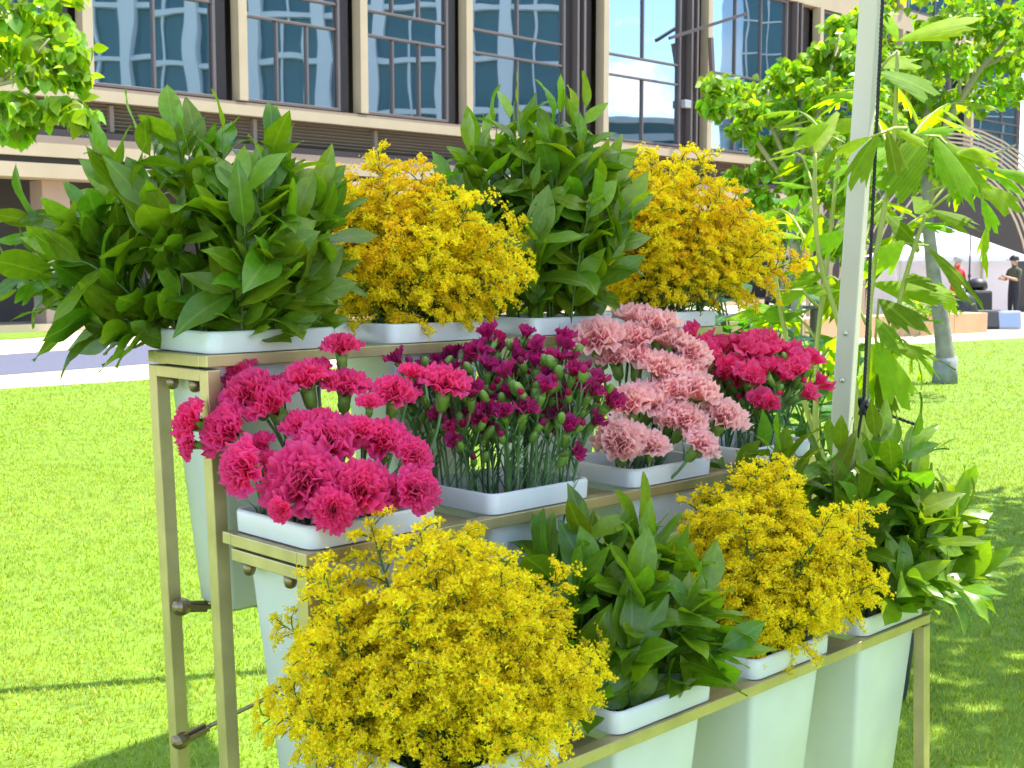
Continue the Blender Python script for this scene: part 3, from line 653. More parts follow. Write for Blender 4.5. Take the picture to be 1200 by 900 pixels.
def rope():
    top = px(1037, -60, 2.60); k = px(1012, 474, 2.60); m = MB(); n = 170
    for s in (0, 1, 2):
        pts = []
        for i in range(n + 1):
            t = i / n; p = top.lerp(k, t); a = t * 2 * math.pi * 34 + s * 2.094
            pts.append(p + Vector((math.cos(a), math.sin(a), 0)) * .0020)
        m.tube(pts, .0021, 5)
    e = px(1072, 497, 2.56); mid = px(1030, 482, 2.57)
    for s in (0, 1):
        pts = []
        for i in range(31):
            t = i / 30; p = (k * (1 - t) ** 2 + mid * 2 * t * (1 - t) + e * t * t); a = t * 50 + s * 3.14; pts.append(p + Vector((math.cos(a) * .4, 0, math.sin(a))) * .0022)
        m.tube(pts, .0024, 5)
    b = px(1005, 515, 2.62); m.tube(bez(k, px(1008, 492, 2.61), b, 8), .003, 6)
    m.tube(bez(k, px(1018, 500, 2.58), px(1020, 520, 2.6), 8), .003, 6)
    kn = []
    for i in range(60):
        t = i / 59 * 6.283; kn.append(k + Vector((math.cos(2 * t) * (.007 + .003 * math.cos(3 * t)), math.sin(2 * t) * (.007 + .004 * math.cos(3 * t)), .016 * math.sin(3 * t) - .004)))
    m.tube(kn, .0036, 6)
    tag(m.build('rope', M['rope'], smooth=True), 'black twisted rope knotted beside the square white post', 'rope')
rope()

# ------------------------------------------------------------------ fishtail palm in a dark pot
def fishtail(seed, nl=8, ns=13):
    r = random.Random(seed); vs = []; fs = []; off = r.uniform(-.35, .35); bend = r.uniform(.1, .45)
    ends = [1 - .30 * abs((2 * j / (ns - 1) - 1) - off) + r.uniform(-.30, .10) for j in range(ns)]
    for i in range(nl):
        t = i / (nl - 1)
        for j in range(ns):
            s = 2 * j / (ns - 1) - 1; q = t * ends[j]
            wd = .27 * (q ** .75) * (1 + .15 * off * s)
            z = -.5 * bend * q ** 2 - .10 * s * s * q + .013 * (1 if j % 2 else -1) * q
            vs.append((q * (1 - .12 * bend * q), s * wd, z))
    for i in range(nl - 1): fs += [(i * ns + j, (i + 1) * ns + j, (i + 1) * ns + j + 1, i * ns + j + 1) for j in range(ns - 1)]
    return MB().add(vs, fs).mesh('leaflet', M['palmleaf'], True)
FT = [fishtail(i) for i in range(7)]
PB = Vector((1.14, 4.12, 0))
palm = empty('fishtail_palm', PB, label='tall fishtail palm with ragged bright leaves behind the white post', cat='palm')
pot = MB().lathe([(.11, .012), (.135, .02), (.165, .34), (.17, .36), (.155, .36), (.15, .33)], 24, Matrix.Translation(PB + Vector((.05, 0, 0)))).build('plant_pot', M['pot'], smooth=True); tag(pot, 'dark round plant pot on the grass behind the right end of the stand', 'plant pot')
canes = [[(1013, 700), (1005, 480), (960, 300), (955, 180)], [(1015, 700), (1012, 480), (1022, 330), (1045, 190), (1052, 60)], [(1018, 700), (1030, 470), (1060, 330), (1085, 250)], [(1010, 700), (962, 560), (957, 420), (970, 300), (985, 160)], [(1012, 700), (930, 430), (905, 300)]]
for i, cpts in enumerate(canes):
    P = [px(x, y, 4.12 + (.06 * i - .15) * (k > 0)) for k, (x, y) in enumerate(cpts)]
    P[0] = PB + Vector((.03 * (i - 2), .02 * (i % 2), .33)); pts = []
    for a in range(len(P) - 1):
        p0, p1, p2, p3 = P[max(a - 1, 0)], P[a], P[a + 1], P[min(a + 2, len(P) - 1)]
        for k in range(6):
            t = k / 6; pts.append(.5 * (2 * p1 + (p2 - p0) * t + (2 * p0 - 5 * p1 + 4 * p2 - p3) * t * t + (3 * p1 - p0 - 3 * p2 + p3) * t ** 3))
    pts.append(P[-1]); pts = [p - PB for p in pts]; m = MB()
    m.tube(pts, [.012 * (1 - .55 * k / len(pts)) * (1.18 if k % 3 == 0 else 1) for k in range(len(pts))], 7)
    m.build('cane', M['cane'], palm, smooth=True)
leaflets = [(1052, 48, 1160, 14, 36, 0, .3), (1052, 48, 1042, 15, 26, 0, 0), (1030, 84, 1108, 106, 62, -.1, .4), (1030, 80, 1078, 60, 34, .1, .2), (1032, 90, 1006, 98, 20, 0, 0), (1050, 160, 990, 212, 36, -.3, .7), (1088, 158, 1042, 226, 48, -.25, .8),
            (1095, 160, 1132, 236, 36, -.3, .6), (1096, 162, 1168, 212, 36, -.1, .5), (1140, 212, 1202, 248, 36, -.1, .4), (1090, 246, 1150, 264, 26, -.2, .3), (1040, 252, 1078, 288, 36, -.1, .4),
            (1085, 288, 1158, 350, 26, -.2, .3), (1020, 332, 1124, 346, 44, -.3, .3), (1030, 350, 1078, 388, 38, -.2, .6), (1026, 372, 1062, 408, 30, -.2, .4), (1026, 398, 1066, 486, 44, -.15, .7), (1022, 405, 1032, 478, 40, 0, .8), (1008, 410, 980, 470, 30, .1, .7),
            (972, 146, 928, 166, 44, 0, .5), (985, 172, 955, 198, 34, .1, .5), (990, 165, 968, 150, 30, .2, .1), (992, 270, 948, 298, 40, .1, .5), (960, 335, 896, 352, 16, .2, .2), (952, 362, 886, 378, 14, .1, .2), (985, 340, 942, 342, 30, .2, .3),
            (1000, 388, 962, 440, 34, .2, .7), (995, 318, 968, 388, 38, .2, .6), (1060, 282, 1024, 312, 30, 0, .4), (1034, 300, 1006, 342, 34, .1, .6), (1150, 232, 1172, 276, 22, 0, .4), (1158, 262, 1150, 306, 12, 0, .3), (1152, 290, 1160, 322, 14, 0, .3),
            (1010, 215, 1052, 205, 34, 0, .2), (1015, 230, 980, 246, 34, .2, .4), (1012, 262, 1048, 232, 30, .2, .1), (965, 230, 925, 244, 36, .3, .4), (962, 250, 940, 286, 34, .3, .5), (958, 300, 930, 312, 30, .3, .4), (1045, 190, 1075, 162, 30, .1, .1),
            (1060, 330, 1098, 322, 30, .1, .2), (1072, 250, 1100, 228, 34, .2, .1), (1100, 330, 1124, 372, 26, .0, .5), (1008, 440, 1000, 500, 30, .0, .6), (1030, 430, 1044, 500, 30, .0, .6), (1050, 100, 1085, 140, 34, .3, .5), (955, 180, 975, 130, 30, .3, .1), (1120, 180, 1180, 176, 30, .2, .3)]
r = random.Random(5)
for i, (x0, y0, x1, y1, wd, dy, dr) in enumerate(leaflets):
    a = px(x0, y0, 4.1 + r.uniform(-.12, .12)); b = px(x1, y1, a.y + dy * .55 + r.uniform(-.05, .05)); d = b - a; ln = d.length
    d0 = (d + Vector((0, 0, dr * ln * .12))).normalized(); nn = Vector((r.uniform(-.3, .5), -.8, .75))
    wr = 1.5 * wd / F * 4.1 / (.54 * ln)
    put('leaflet', FT[i % 7], palm, leafmat(a - PB, d0, nn, ln * 1.08, min(2, max(.35, wr))))
    j = PB + Vector((0, 0, 1.1 + .2 * r.random())) if False else None
# one frond arches forward past the post
fo = [px(1045, 190, 4.1), px(1062, 150, 3.3), px(1048, 150, 2.75), px(1022, 160, 2.52)]
MB().tube([p - PB for p in fo], [.006, .005, .004, .0025], 5).build('stalk', M['cane'], palm, smooth=True)
for (x0, y0), (x1, y1), wr in (((1030, 156), (988, 212), .62), ((1022, 160), (978, 170), .5), ((1040, 152), (1052, 205), .6), ((1046, 150), (1086, 168), .55)):
    a_, b_ = px(x0, y0, 2.56), px(x1, y1, 2.50); put('leaflet', FT[2], palm, leafmat(a_ - PB, b_ - a_, Vector((-.3, -.8, .6)), (b_ - a_).length * 1.08, wr * 1.5))
# fuller fronds: an arching stalk with ragged leaflets to both sides
def frond(o, tip, n, ln):
    rise = Vector((0, 0, .10 + .1 * r.random())); pts = bez(o, o.lerp(tip, .5) + rise, tip, 8)
    MB().tube([p - PB for p in pts], [.006 - .0035 * k / 7 for k in range(8)], 5).build('stalk', M['cane'], palm, smooth=True)
    for k in range(n):
        f = (.25 + .75 * k / (n - 1)) * 7; i = min(int(f), 6); p = pts[i].lerp(pts[i + 1], f - i); tg = (pts[i + 1] - pts[i]).normalized()
        sd_ = tg.cross(Vector((0, 0, 1))).normalized() * (1 if k % 2 else -1)
        d = tg * r.uniform(.4, .9) + sd_ * r.uniform(.5, .9) + Vector((0, 0, r.uniform(-.75, .05)))
        if k == n - 1: d = tg + Vector((0, 0, -.25))
        nn = Vector((r.uniform(-.5, .6), r.uniform(-.9, .1), r.uniform(.5, 1)))
        put('leaflet', FT[r.randint(0, 6)], palm, leafmat(p - PB, d, nn, r.uniform(*ln), r.uniform(.75, 1.15)))
for (x0, y0, Y0), (x1, y1, Y1), n in [((1020, 330, 4.3), (1100, 250, 4.7), 9), ((1015, 380, 4.2), (950, 330, 4.6), 8), ((1045, 200, 4.2), (1120, 120, 4.6), 9), ((1045, 190, 4.3), (985, 110, 4.8), 8), ((957, 320, 4.2), (900, 250, 4.5), 8),
        ((957, 400, 4.2), (895, 370, 4.4), 8), ((1015, 440, 4.1), (1075, 420, 4.3), 7), ((960, 260, 4.4), (930, 180, 4.9), 8), ((1085, 250, 4.3), (1165, 200, 4.5), 8), ((1010, 300, 4.6), (1040, 240, 5.0), 7), ((985, 200, 4.5), (930, 130, 5.0), 7), ((1000, 420, 4.5), (955, 430, 4.8), 7)]:
    frond(px(x0, y0, Y0), px(x1, y1, Y1), n + 3, (.12, .23))
# leaf stalks joining leaflet groups to the canes
for pts in ([(1045, 190), (1070, 158), (1100, 160), (1145, 205), (1158, 262)], [(1052, 60), (1040, 70), (1030, 84)], [(1022, 330), (1060, 285), (1088, 288)], [(957, 300), (985, 268), (1000, 250)], [(955, 190), (975, 160), (990, 168)],
            [(1030, 440), (1026, 395), (1030, 350)], [(962, 420), (985, 390), (1000, 388)], [(958, 360), (940, 340), (905, 340)], [(1085, 250), (1110, 230), (1140, 212)]):
    P = [px(x, y, 4.12) - PB for x, y in pts]; MB().tube(P, [.006 - .003 * k / len(P) for k in range(len(P))], 5).build('stalk', M['cane'], palm, smooth=True)

# low leafy plants behind the stand
SL = [leaf_mesh('leaf', 40 + i, wr=.26 + .05 * i, fold=.2, bend=.7 + .2 * i, twist=.2 * (i - 1), mat=M['shrub']) for i in range(4)]
def leafy_plant(x, y, Y, h, n, ln, label, spread=.5, seed=0):
    c = gp(x, 310 + F * H / Y); r = random.Random(seed); c = Vector((px(x, y, Y).x, Y, .012))
    t = empty('leafy_plant', c, label=label, cat='plant', group='leafy plants behind the stand')
    for k in range(max(4, n // 5)):
        a = r.uniform(0, 6.28); e = Vector((math.cos(a) * spread * .5, math.sin(a) * spread * .5, h * r.uniform(.7, 1)))
        pts = bez(Vector((math.cos(a) * .03, math.sin(a) * .03, 0)), Vector((math.cos(a) * .05, math.sin(a) * .05, h * .5)), e, 7)
        MB().tube(pts, [.008] * 4 + [.006, .004, .003], 5).build('stem', M['stem'], t, smooth=True)
        for q in range(5 + (k % 2)):
            f = 2.2 + 3.7 * q / 5; i = min(int(f), 5); p = pts[i].lerp(pts[i + 1], f - i); b = a + q * 2.4 + r.uniform(-.5, .5)
            d = Vector((math.cos(b), math.sin(b), r.uniform(.1, .7))); put('leaf', SL[r.randint(0, 3)], t, leafmat(p, d, Vector((0, 0, 1)), r.uniform(*ln), r.uniform(.8, 1.2)))
for i, (x, y, Y, h, n, ln, sp, lb) in enumerate([(860, 380, 5.2, 1.42, 60, (.22, .34), .5, 'bushy green plant behind the amber goldenrod'), (912, 390, 4.9, 1.36, 56, (.2, .32), .45, 'strap leaved plant between the goldenrod and the white post'),
                                                 (815, 350, 5.6, 1.40, 45, (.2, .3), .5, 'dark green plant just right of the top shelf'), (985, 420, 5.6, 1.15, 32, (.2, .32), .5, 'leafy plant low behind the white post'), (885, 340, 6.6, 1.75, 60, (.2, .32), .6, 'tallest plant behind the amber goldenrod')]):
    leafy_plant(x, y, Y, h, n, ln, lb, sp, 60 + i)

# ------------------------------------------------------------------ trees
def tleaf(seed, mat, name='leaf'):
    r = random.Random(seed); o = [(0, 0), (.12, .30), (.42, .40), (.72, .24), (1, 0), (.72, -.24), (.42, -.40), (.12, -.30)]; b = r.uniform(.1, .3)
    vs = [(x, y, .22 * abs(y) - b * x * x) for x, y in o] + [(.45, 0, -b * .2)]
    return MB().add(vs, [(k, (k + 1) % 8, 8) for k in range(8)]).mesh(name, mat, True)
TL = [tleaf(i, M['treeleaf']) for i in range(4)]
def tree(base, trunk, branches, clumps, Y, size, nleaf, label, rad, seed, wrap=False, nsep=300, group='trees round the lawn'):
    r = random.Random(seed); t = empty('tree', base, label=label, cat='tree', group=group)
    T = [p - base for p in trunk]; n = len(T)
    MB().tube(T, [rad * (1 - (.85 if rad > .09 else .6) * (k / (n - 1)) ** 1.3) * (1 + .06 * math.sin(k * 5.1)) for k in range(n)], 12).build('trunk', M['bark'], t, smooth=True)
    if wrap: MB().tube([T[0], T[0].lerp(T[1], .5), T[1]], [rad * 1.22, rad * 1.14, rad * 1.12], 12).build('trunk_wrap', M['wrap'], t, smooth=True)
    for b in branches:
        P = [p - base for p in b[0]]; MB().tube(P, [b[1] * (1 - .6 * k / (len(P) - 1)) for k in range(len(P))], 6).build('branch', M['twig'], t, smooth=True)
    fol = MB(); cnt = 0; allp = []
    for c, rd in clumps:
        for k in range(nleaf):
            p = Vector((r.gauss(0, 1), r.gauss(0, 1), r.gauss(0, .8))); p = p.normalized() * (r.random() ** .45) * rd
            p.z *= .75; allp.append((c + p - base, p))
    r.shuffle(allp); allp.sort(key=lambda q: q[0].y + base.y + (0 if abs(px(600, 0, 1).z) else 0))
    for i, (p, o) in enumerate(allp):
        d = Vector((o.x + r.uniform(-.5, .5), o.y + r.uniform(-.5, .5), r.uniform(-1.1, .2))); d = d / max(d.length, .01); s = r.uniform(*size)
        nn = Vector((r.uniform(-.7, .7), r.uniform(-.9, .5), r.uniform(.3, 1)))
        mm = leafmat(p, d, nn, s)
        if i < nsep: put('leaf', TL[i % 4], t, mm)
        else:
            me = TL[i % 4]; fol.add([mm @ v.co for v in me.vertices], [tuple(q.vertices) for q in me.polygons])
    if fol.v: tag(fol.build('foliage', M['treefol'], t, smooth=True), kind='stuff')
def clump_px(lst, Y, seed, dy=.8):
    r = random.Random(seed); return [(px(x, y, Y + r.uniform(-dy, dy)), rp / F * Y) for x, y, rp in lst]
# tree at the upper left
Yd = 9.0; bd_ = Vector((-4.9, 9.2, .012))
tree(bd_, [bd_, bd_ + Vector((.1, 0, 1.4)), bd_ + Vector((.3, -.1, 2.7)), bd_ + Vector((.2, 0, 4.2))], [([bd_ + Vector((.3, -.1, 2.6)), px(-30, 105, 9), px(0, 95, 9), px(36, 66, 9)], .035), ([px(-30, 105, 9), px(25, 93, 9), px(62, 100, 9)], .02), ([px(25, 93, 9), px(38, 70, 9), px(58, 45, 9)], .016)],
     clump_px([(8, 15, 26), (40, 22, 28), (70, 30, 26), (88, 60, 22), (92, 88, 16), (15, 55, 22), (55, 60, 24), (70, 88, 18), (38, 85, 16), (12, 120, 24), (45, 132, 24), (78, 125, 24), (20, 150, 20), (95, 135, 16), (-30, 60, 40), (-40, 130, 40), (60, -20, 40), (0, -30, 40), (-60, -20, 60)], Yd, 1, .5), Yd, (.085, .13), 62,
     'small bright tree at the left edge in front of the windows', .11, 71)
# pale trunked tree on the right
Ya = 15.2; ba = gp(1107, 450); ba.z = .012
tree(ba, [ba, px(1108, 418, Ya), px(1103, 375, Ya), px(1095, 330, Ya), px(1086, 250, Ya), px(1084, 150, Ya), px(1090, 60, Ya)],
     [([px(1086, 240, Ya), px(1110, 140, Ya), px(1148, 82, Ya), px(1185, 40, Ya)], .06), ([px(1086, 170, Ya), px(1060, 110, Ya), px(1040, 60, Ya)], .04), ([px(1095, 150, Ya), px(1125, 110, Ya), px(1122, 50, Ya)], .035), ([px(1150, 80, Ya), px(1190, 60, Ya), px(1215, 30, Ya)], .03), ([px(1086, 230, Ya), px(1140, 190, Ya), px(1190, 170, Ya)], .035)],
     clump_px([(1035, 175, 30), (1065, 205, 28), (1115, 195, 26), (1030, 90, 30), (1085, 75, 30), (1140, 70, 32), (1205, 60, 34), (1055, 60, 34), (1060, 105, 30), (1045, 150, 30), (1090, 120, 34), (1110, 70, 30), (1130, 25, 34), (1160, 15, 34), (1175, 60, 30), (1190, 100, 34), (1150, 110, 34), (1075, 170, 30), (1180, 30, 34), (1100, 30, 28), (1230, 60, 60), (1120, -30, 50), (1060, -20, 40)], Ya, 2, .9), Ya, (.08, .13), 175,
     'pale trunked tree with its base wrapped standing on the lawn at right', .125, 72, wrap=True)
# leafier tree left of the post
Yb = 13.0; bb = Vector((px(935, 300, Yb).x, Yb, .012))
tree(bb, [bb, bb + Vector((0, 0, 1)), px(932, 300, Yb), px(930, 200, Yb), px(940, 110, Yb)],
     [([px(931, 230, Yb), px(890, 170, Yb), px(850, 125, Yb)], .035), ([px(931, 200, Yb), px(965, 120, Yb), px(985, 40, Yb)], .035), ([px(930, 210, Yb), px(905, 150, Yb), px(900, 105, Yb)], .03)],
     clump_px([(1015, 70, 26), (1035, 140, 26), (1020, 205, 26), (970, 60, 22), (905, 195, 20), (842, 98, 20), (838, 122, 18), (862, 108, 22), (880, 128, 22), (872, 150, 18), (905, 100, 24), (925, 85, 22), (945, 78, 24), (915, 130, 24), (940, 120, 26), (965, 105, 26), (985, 80, 24), (985, 30, 22), (1000, 50, 26), (960, 150, 26), (925, 165, 22), (985, 150, 28), (895, 168, 18), (1000, 190, 28), (960, 195, 26), (1010, 110, 26), (1020, 20, 26), (940, 215, 22), (985, 230, 26), (868, 205, 20), (892, 232, 22), (925, 250, 24), (955, 270, 24), (900, 275, 22), (985, 285, 26), (1010, 240, 26), (1030, 180, 26)], Yb, 3, .6), Yb, (.07, .115), 150,
     'rounded light green tree between the goldenrod and the white post', .07, 73)
# tree out to the right whose shade dapples the grass
Yc = 6.6; bc = Vector((5.0, 6.4, .012)); rr_ = random.Random(8)
tree(bc, [bc, bc + Vector((0, 0, 1.6)), bc + Vector((-.2, .1, 3)), bc + Vector((-.3, 0, 4.6))], [([bc + Vector((-.2, .1, 2.8)), bc + Vector((-1.2, -.2, 3.7)), bc + Vector((-2.0, -.8, 4.1))], .05), ([bc + Vector((-.2, .1, 3)), bc + Vector((.5, .9, 3.9)), bc + Vector((.2, 1.8, 4.2))], .05)],
     [(Vector((rr_.uniform(2.9, 5.6), rr_.uniform(4.2, 8.8), rr_.uniform(3.7, 4.7))), .55) for _ in range(70)], Yc, (.11, .17), 72, 'broad leafy tree shading the lawn beside the stand', .12, 74, nsep=0)

# ------------------------------------------------------------------ the building behind
FV = -26.2; bo = uv(0, FV)
bld = empty('office_building', (bo.x, bo.y, 0), ROT, label='cream stone building with bronze framed glass bays behind the lawn', cat='building')
def bpart(name, c, s, mat, bevel=0, parent=None): return MB().box(c, s).build(name, M[mat], parent or bld, bevel=bevel)
UL, UR = -6, 64; LN = UR - UL; UC = (UL + UR) / 2
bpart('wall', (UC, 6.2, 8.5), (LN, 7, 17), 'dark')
bpart('ledge', (UC, .08, 5.09), (LN, .5, .24), 'cream')
bpart('ledge', (UC, .10, 5.255), (LN, .34, .07), 'brown')
lv = MB()
for k in range(7): lv.box((UC, .22, 4.40 + k * .085), (LN, .14, .02), Matrix.Rotation(R(-32), 3, 'X'))
tag(lv.build('louvre', M['brown'], bld), kind='stuff')
bpart('louvre_backing', (UC, .5, 4.65), (LN, .2, .62), 'brown')
for u in np.arange(UL + 1, UR, 3.7): bpart('louvre_post', (u, .17, 4.64), (.10, .22, .58), 'brown')
bpart('band', (UC, .05, 4.22), (LN, .7, .14), 'bronze')
bpart('band', (UC, .1, 4.06), (LN, .9, .16), 'brown')
bpart('soffit_beam', (UC, .0, 3.83), (LN, .9, .28), 'cream')
bpart('soffit_slot', (UC, .12, 3.62), (LN, .8, .14), 'dark')
bpart('soffit_beam', (UC, .0, 3.40), (LN, .9, .30), 'cream')
bpart('spandrel', (UC, .25, 11.4), (LN, .5, .8), 'cream')
bpart('roof', (UC, 4.6, 17.4), (LN, 10, .4), 'cream')
for u in (8.6, 12.25, 19.6, 27, 34.5, 42, 49.5): bpart('column', (u, .55, 1.63), (.62, .62, 3.24), 'pinkcol', .01)
bpart('plinth', (UC, .9, .09), (LN, 1.6, .16), 'cream')
bays = [(-3.0, .9, 3), (.9, 4.9, 3), (4.9, 8.9, 2), (8.9, 12.9, 2), (12.9, 16.78, 2), (16.78, 20.39, 3), (20.39, 24.07, 3), (24.07, 28.45, 2), (29.8, 34.05, 2), (35.1, 40.3, 3), (42.0, 46.6, 3), (48.2, 53, 3), (54.5, 60, 3)]
rw = random.Random(9)
for fl, (z0, z1) in enumerate(((5.32, 11.0), (11.82, 16.6))):
    for bi, (u0, u1, n) in enumerate(bays):
        bpart('pier', (u0 + .02, .06, (z0 + z1) / 2), (.24, .34, z1 - z0 - .01), 'cream', .006)
        a, b = u0 + .15, u1 - (.62 if u1 - u0 < 4.2 else .3); h = z1 - z0; wd = b - a
        bpart('reveal_panel', (b + .16, .24, (z0 + z1) / 2), (.30, .20, h - .02), 'bronze')
        f = MB(); fw = .075
        for x in (a + fw / 2, b - fw / 2): f.box((x, .14, z0 + h / 2), (fw, .16, h - .03))
        f.box(((a + b) / 2, .14, z0 + fw / 2 + .012), (wd - 2 * fw, .16, fw)); f.box(((a + b) / 2, .14, z1 - fw), (wd - 2 * fw, .16, fw))
        wn = f.build('window', M['mull'], bld, bevel=.008)
        rows = [z0 + fw, z0 + h * rw.choice((.36, .39)), z0 + h * .47, z1 - fw]
        for zz in rows[1:3]: MB().box(((a + b) / 2, .15, zz), (wd - 2 * fw - .01, .12, .06)).build('mullion', M['mull'], wn, bevel=.006)
        cols = [a + fw + (wd - 2 * fw) * k / n for k in range(n + 1)]
        for ri in range(3):
            cs = cols if ri != 1 else [cols[0], cols[-1]]
            for k in range(1, len(cs) - 1): MB().box((cs[k], .155, (rows[ri] + rows[ri + 1]) / 2), (.055, .11, rows[ri + 1] - rows[ri] - .065)).build('mullion', M['mull'], wn, bevel=.006)
            for k in range(len(cs) - 1):
                x0, x1, y0, y1 = cs[k] + .025, cs[k + 1] - .025, rows[ri] + .025, rows[ri + 1] - .025
                j = [rw.uniform(-.004, .004) for _ in range(4)]; fr_ = .005
                MB().add([(x0, .17 + j[0], y0), (x1, .17 + j[1], y0), (x1, .17 + j[2], y1), (x0, .17 + j[0] + j[2] - j[1], y1), (x0, .19, y0), (x1, .19, y0), (x1, .19, y1), (x0, .19, y1)],
                         [(0, 1, 2, 3), (7, 6, 5, 4), (0, 4, 5, 1), (1, 5, 6, 2), (2, 6, 7, 3), (3, 7, 4, 0)]).build('pane', M['glass'], wn)
    for u0, u1 in ((28.45, 29.58), (34.05, 34.88), (40.3, 41.78), (46.6, 47.98)):
        bpart('fin_recess', ((u0 + u1) / 2, .42, (z0 + z1) / 2), (u1 - u0, .2, z1 - z0 - .02), 'bronze')
        for x in (u0 + .12, u0 + .42): bpart('fin', (x, .12, (z0 + z1) / 2), (.09, .40, z1 - z0 - .03), 'mull')
# stay bars on the bay that mirrors the sky
def fq(u, z, y=-.25): return Vector((u, y, z))
MB().tube([fq(32.9, 8.75, -.1), fq(35.6, 9.75, -1.2)], .07, 4).build('stay_bar', M['mull'], bld); MB().tube([fq(34.45, 8.9, -.6), fq(34.75, 7.3, -.5)], .10, 4).build('stay_bar', M['mull'], bld)
MB().box(fq(33.95, 6.75, 0), (.34, .2, .26)).build('wall_bracket', M['grey'], bld, bevel=.02)  # small metal bracket on the wall, gives no light

# the block across the square, mirrored in the windows
ob = empty('mirrored_tower', (44, 12, 0), label='tall pale columned block mirrored in the windows across the lawn', cat='building')
MB().box((4, 0, 15), (6, 58, 30)).build('wall', M['oppglass'], ob)
for k in range(29): MB().box((.82, -28 + 2 * k, 15.0), (.3, .16, 29.8)).build('mullion', M['opp'], ob)
for k in range(15): MB().box((.5, -28 + 4 * k, 15.1), (1.0, .8, 30)).build('column', M['opp'], ob)
for k in range(9): MB().box((.75, 0, 3.3 * k + 1.2), (.6, 58.4, .32)).build('floor_band', M['opp'], ob)

ob2 = empty('mirrored_block', (44, 73, 0), label='teal glass curtain wall block mirrored in the right hand windows', cat='building')
MB().box((4, 0, 13), (6, 44, 26)).build('wall', M['oppglass'], ob2)
for k in range(30): MB().box((.92, -22 + 1.5 * k + .2, 13), (.16, .08, 26)).build('mullion', M['opp'], ob2)
for k in range(13): MB().box((.90, 0, 2 * k + .8), (.2, 44.2, .08)).build('floor_band', M['opp'], ob2)
ob3 = empty('mirrored_low_building', (52, 46, 0), label='low pale building mirrored at the foot of the sky reflecting window', cat='building')
MB().box((3, 0, 5.6), (6, 8.6, 11.2)).build('wall', M['oppglass'], ob3)
for k in range(4): MB().box((-.1, 0, 2.4 + 2.6 * k), (.3, 8.8, .5)).build('floor_band', M['opp'], ob3)
MB().box((3, 0, 11.4), (6.8, 9.2, .4)).build('roof', M['opp'], ob3)

# ------------------------------------------------------------------ right background: planter wall, ribbed pavilion, tent, gear
pa, pb = gp(842, 404), gp(1157, 389.5); pd = (pb - pa); pl = pd.length; pd.normalize()
planter = empty('planter_wall', (pa.x, pa.y, 0), math.atan2(pd.y, pd.x), label='long low tan stone planter wall at the edge of the lawn', cat='planter wall')
nP = 7
for k in range(nP): MB().box((pl * (k + .5) / nP, .30, .21), (pl / nP - .012, .6, .42)).build('panel', M['terracotta'], planter, bevel=.008)
r = random.Random(4)
for k, (x, y, lb) in enumerate([(1095, 362, 'rounded yellow green shrub on the planter wall left of the gear'), (1075, 363, 'small shrub on the planter wall beside the pale trunk')]):
    c = px(x, y, 25.6); c.z = .42; s = empty('shrub', c, label=lb, cat='shrub', group='shrubs on the planter'); f = MB()
    for q in range(150):
        p = Vector((r.gauss(0, .22), r.gauss(0, .18), abs(r.gauss(0, .20)))); mm = leafmat(p, Vector((p.x, p.y, r.uniform(-.2, .5))) + Vector((.01, 0, 0)), Vector((0, -.3, 1)), r.uniform(.07, .12)); me = TL[q % 4]
        f.add([mm @ v.co for v in me.vertices], [tuple(z.vertices) for z in me.polygons])
    f.build('foliage', M['treefol'], s, smooth=True); MB().tube([(0, 0, 0), (0, 0, .2)], .03, 5).build('stem', M['twig'], s)

def pavilion():
    c = gp(1118, 374); t = empty('ribbed_pavilion', (c.x, c.y, 0), label='tan pavilion of curved slatted ribs behind the white tent', cat='pavilion')
    Yp = c.y
    for k in range(11):
        f = k / 10; rx = (90 + 105 * f) / F * Yp; rz = (185 + 75 * f) / F * Yp * .92; dx = (-8 + 26 * f) / F * Yp; dy = -.5 + 3.4 * f
        pts = [Vector((dx + rx * math.cos(a), dy, rz * max(0, math.sin(a)))) for a in [math.pi * i / 22 for i in range(23)]]
        MB().tube(pts, .032, 4).build('rib', M['rib'], t)
    for k in range(9):
        x = (-95 - 12 * k) / F * Yp; MB().box((x, 1.0 + .12 * k, 1.6), (.10, .06, 3.2)).build('slat', M['rib'], t)
    MB().box((2.6, 5.5, 2.0), (9.5, .3, 4.0)).build('back_wall', M['bronze'], t)
pavilion()
def white_tent():
    Yt = 29.5; x0, x1 = px(1052, 340, Yt).x, px(1192, 340, Yt).x; cx = (x0 + x1) / 2; hw = (x1 - x0) / 2 
    t = empty('white_tent', (cx, Yt, 0), label='white party tent with closed walls at the far right', cat='tent')
    ez, pz = px(1120, 300, Yt).z, px(1120, 262, Yt).z; d = 2.4
    MB().add([(-hw - .15, -.15, ez), (hw + .15, -.15, ez), (hw + .15, d, ez), (-hw - .15, d, ez), (0, d / 2, pz), (-hw - .15, -.15, ez - .12), (hw + .15, -.15, ez - .12)], [(0, 1, 4), (1, 2, 4), (2, 3, 4), (3, 0, 4), (5, 6, 1, 0)]).build('tent_roof', M['tentwhite'], t)
    MB().box((0, d - .1, ez / 2), (2 * hw, .04, ez - .02)).build('wall_panel', M['tentwhite'], t)
    for s in (-1, 1): 
        MB().box((s * hw, d / 2, ez / 2), (.04, d - .3, ez - .02)).build('wall_panel', M['tentwhite'], t)
        for y in (0, d - .25): MB().box((s * (hw - .05), y, ez / 2), (.05, .05, ez)).build('leg', M['white_metal'], t)
    return Yt
Yt = white_tent()

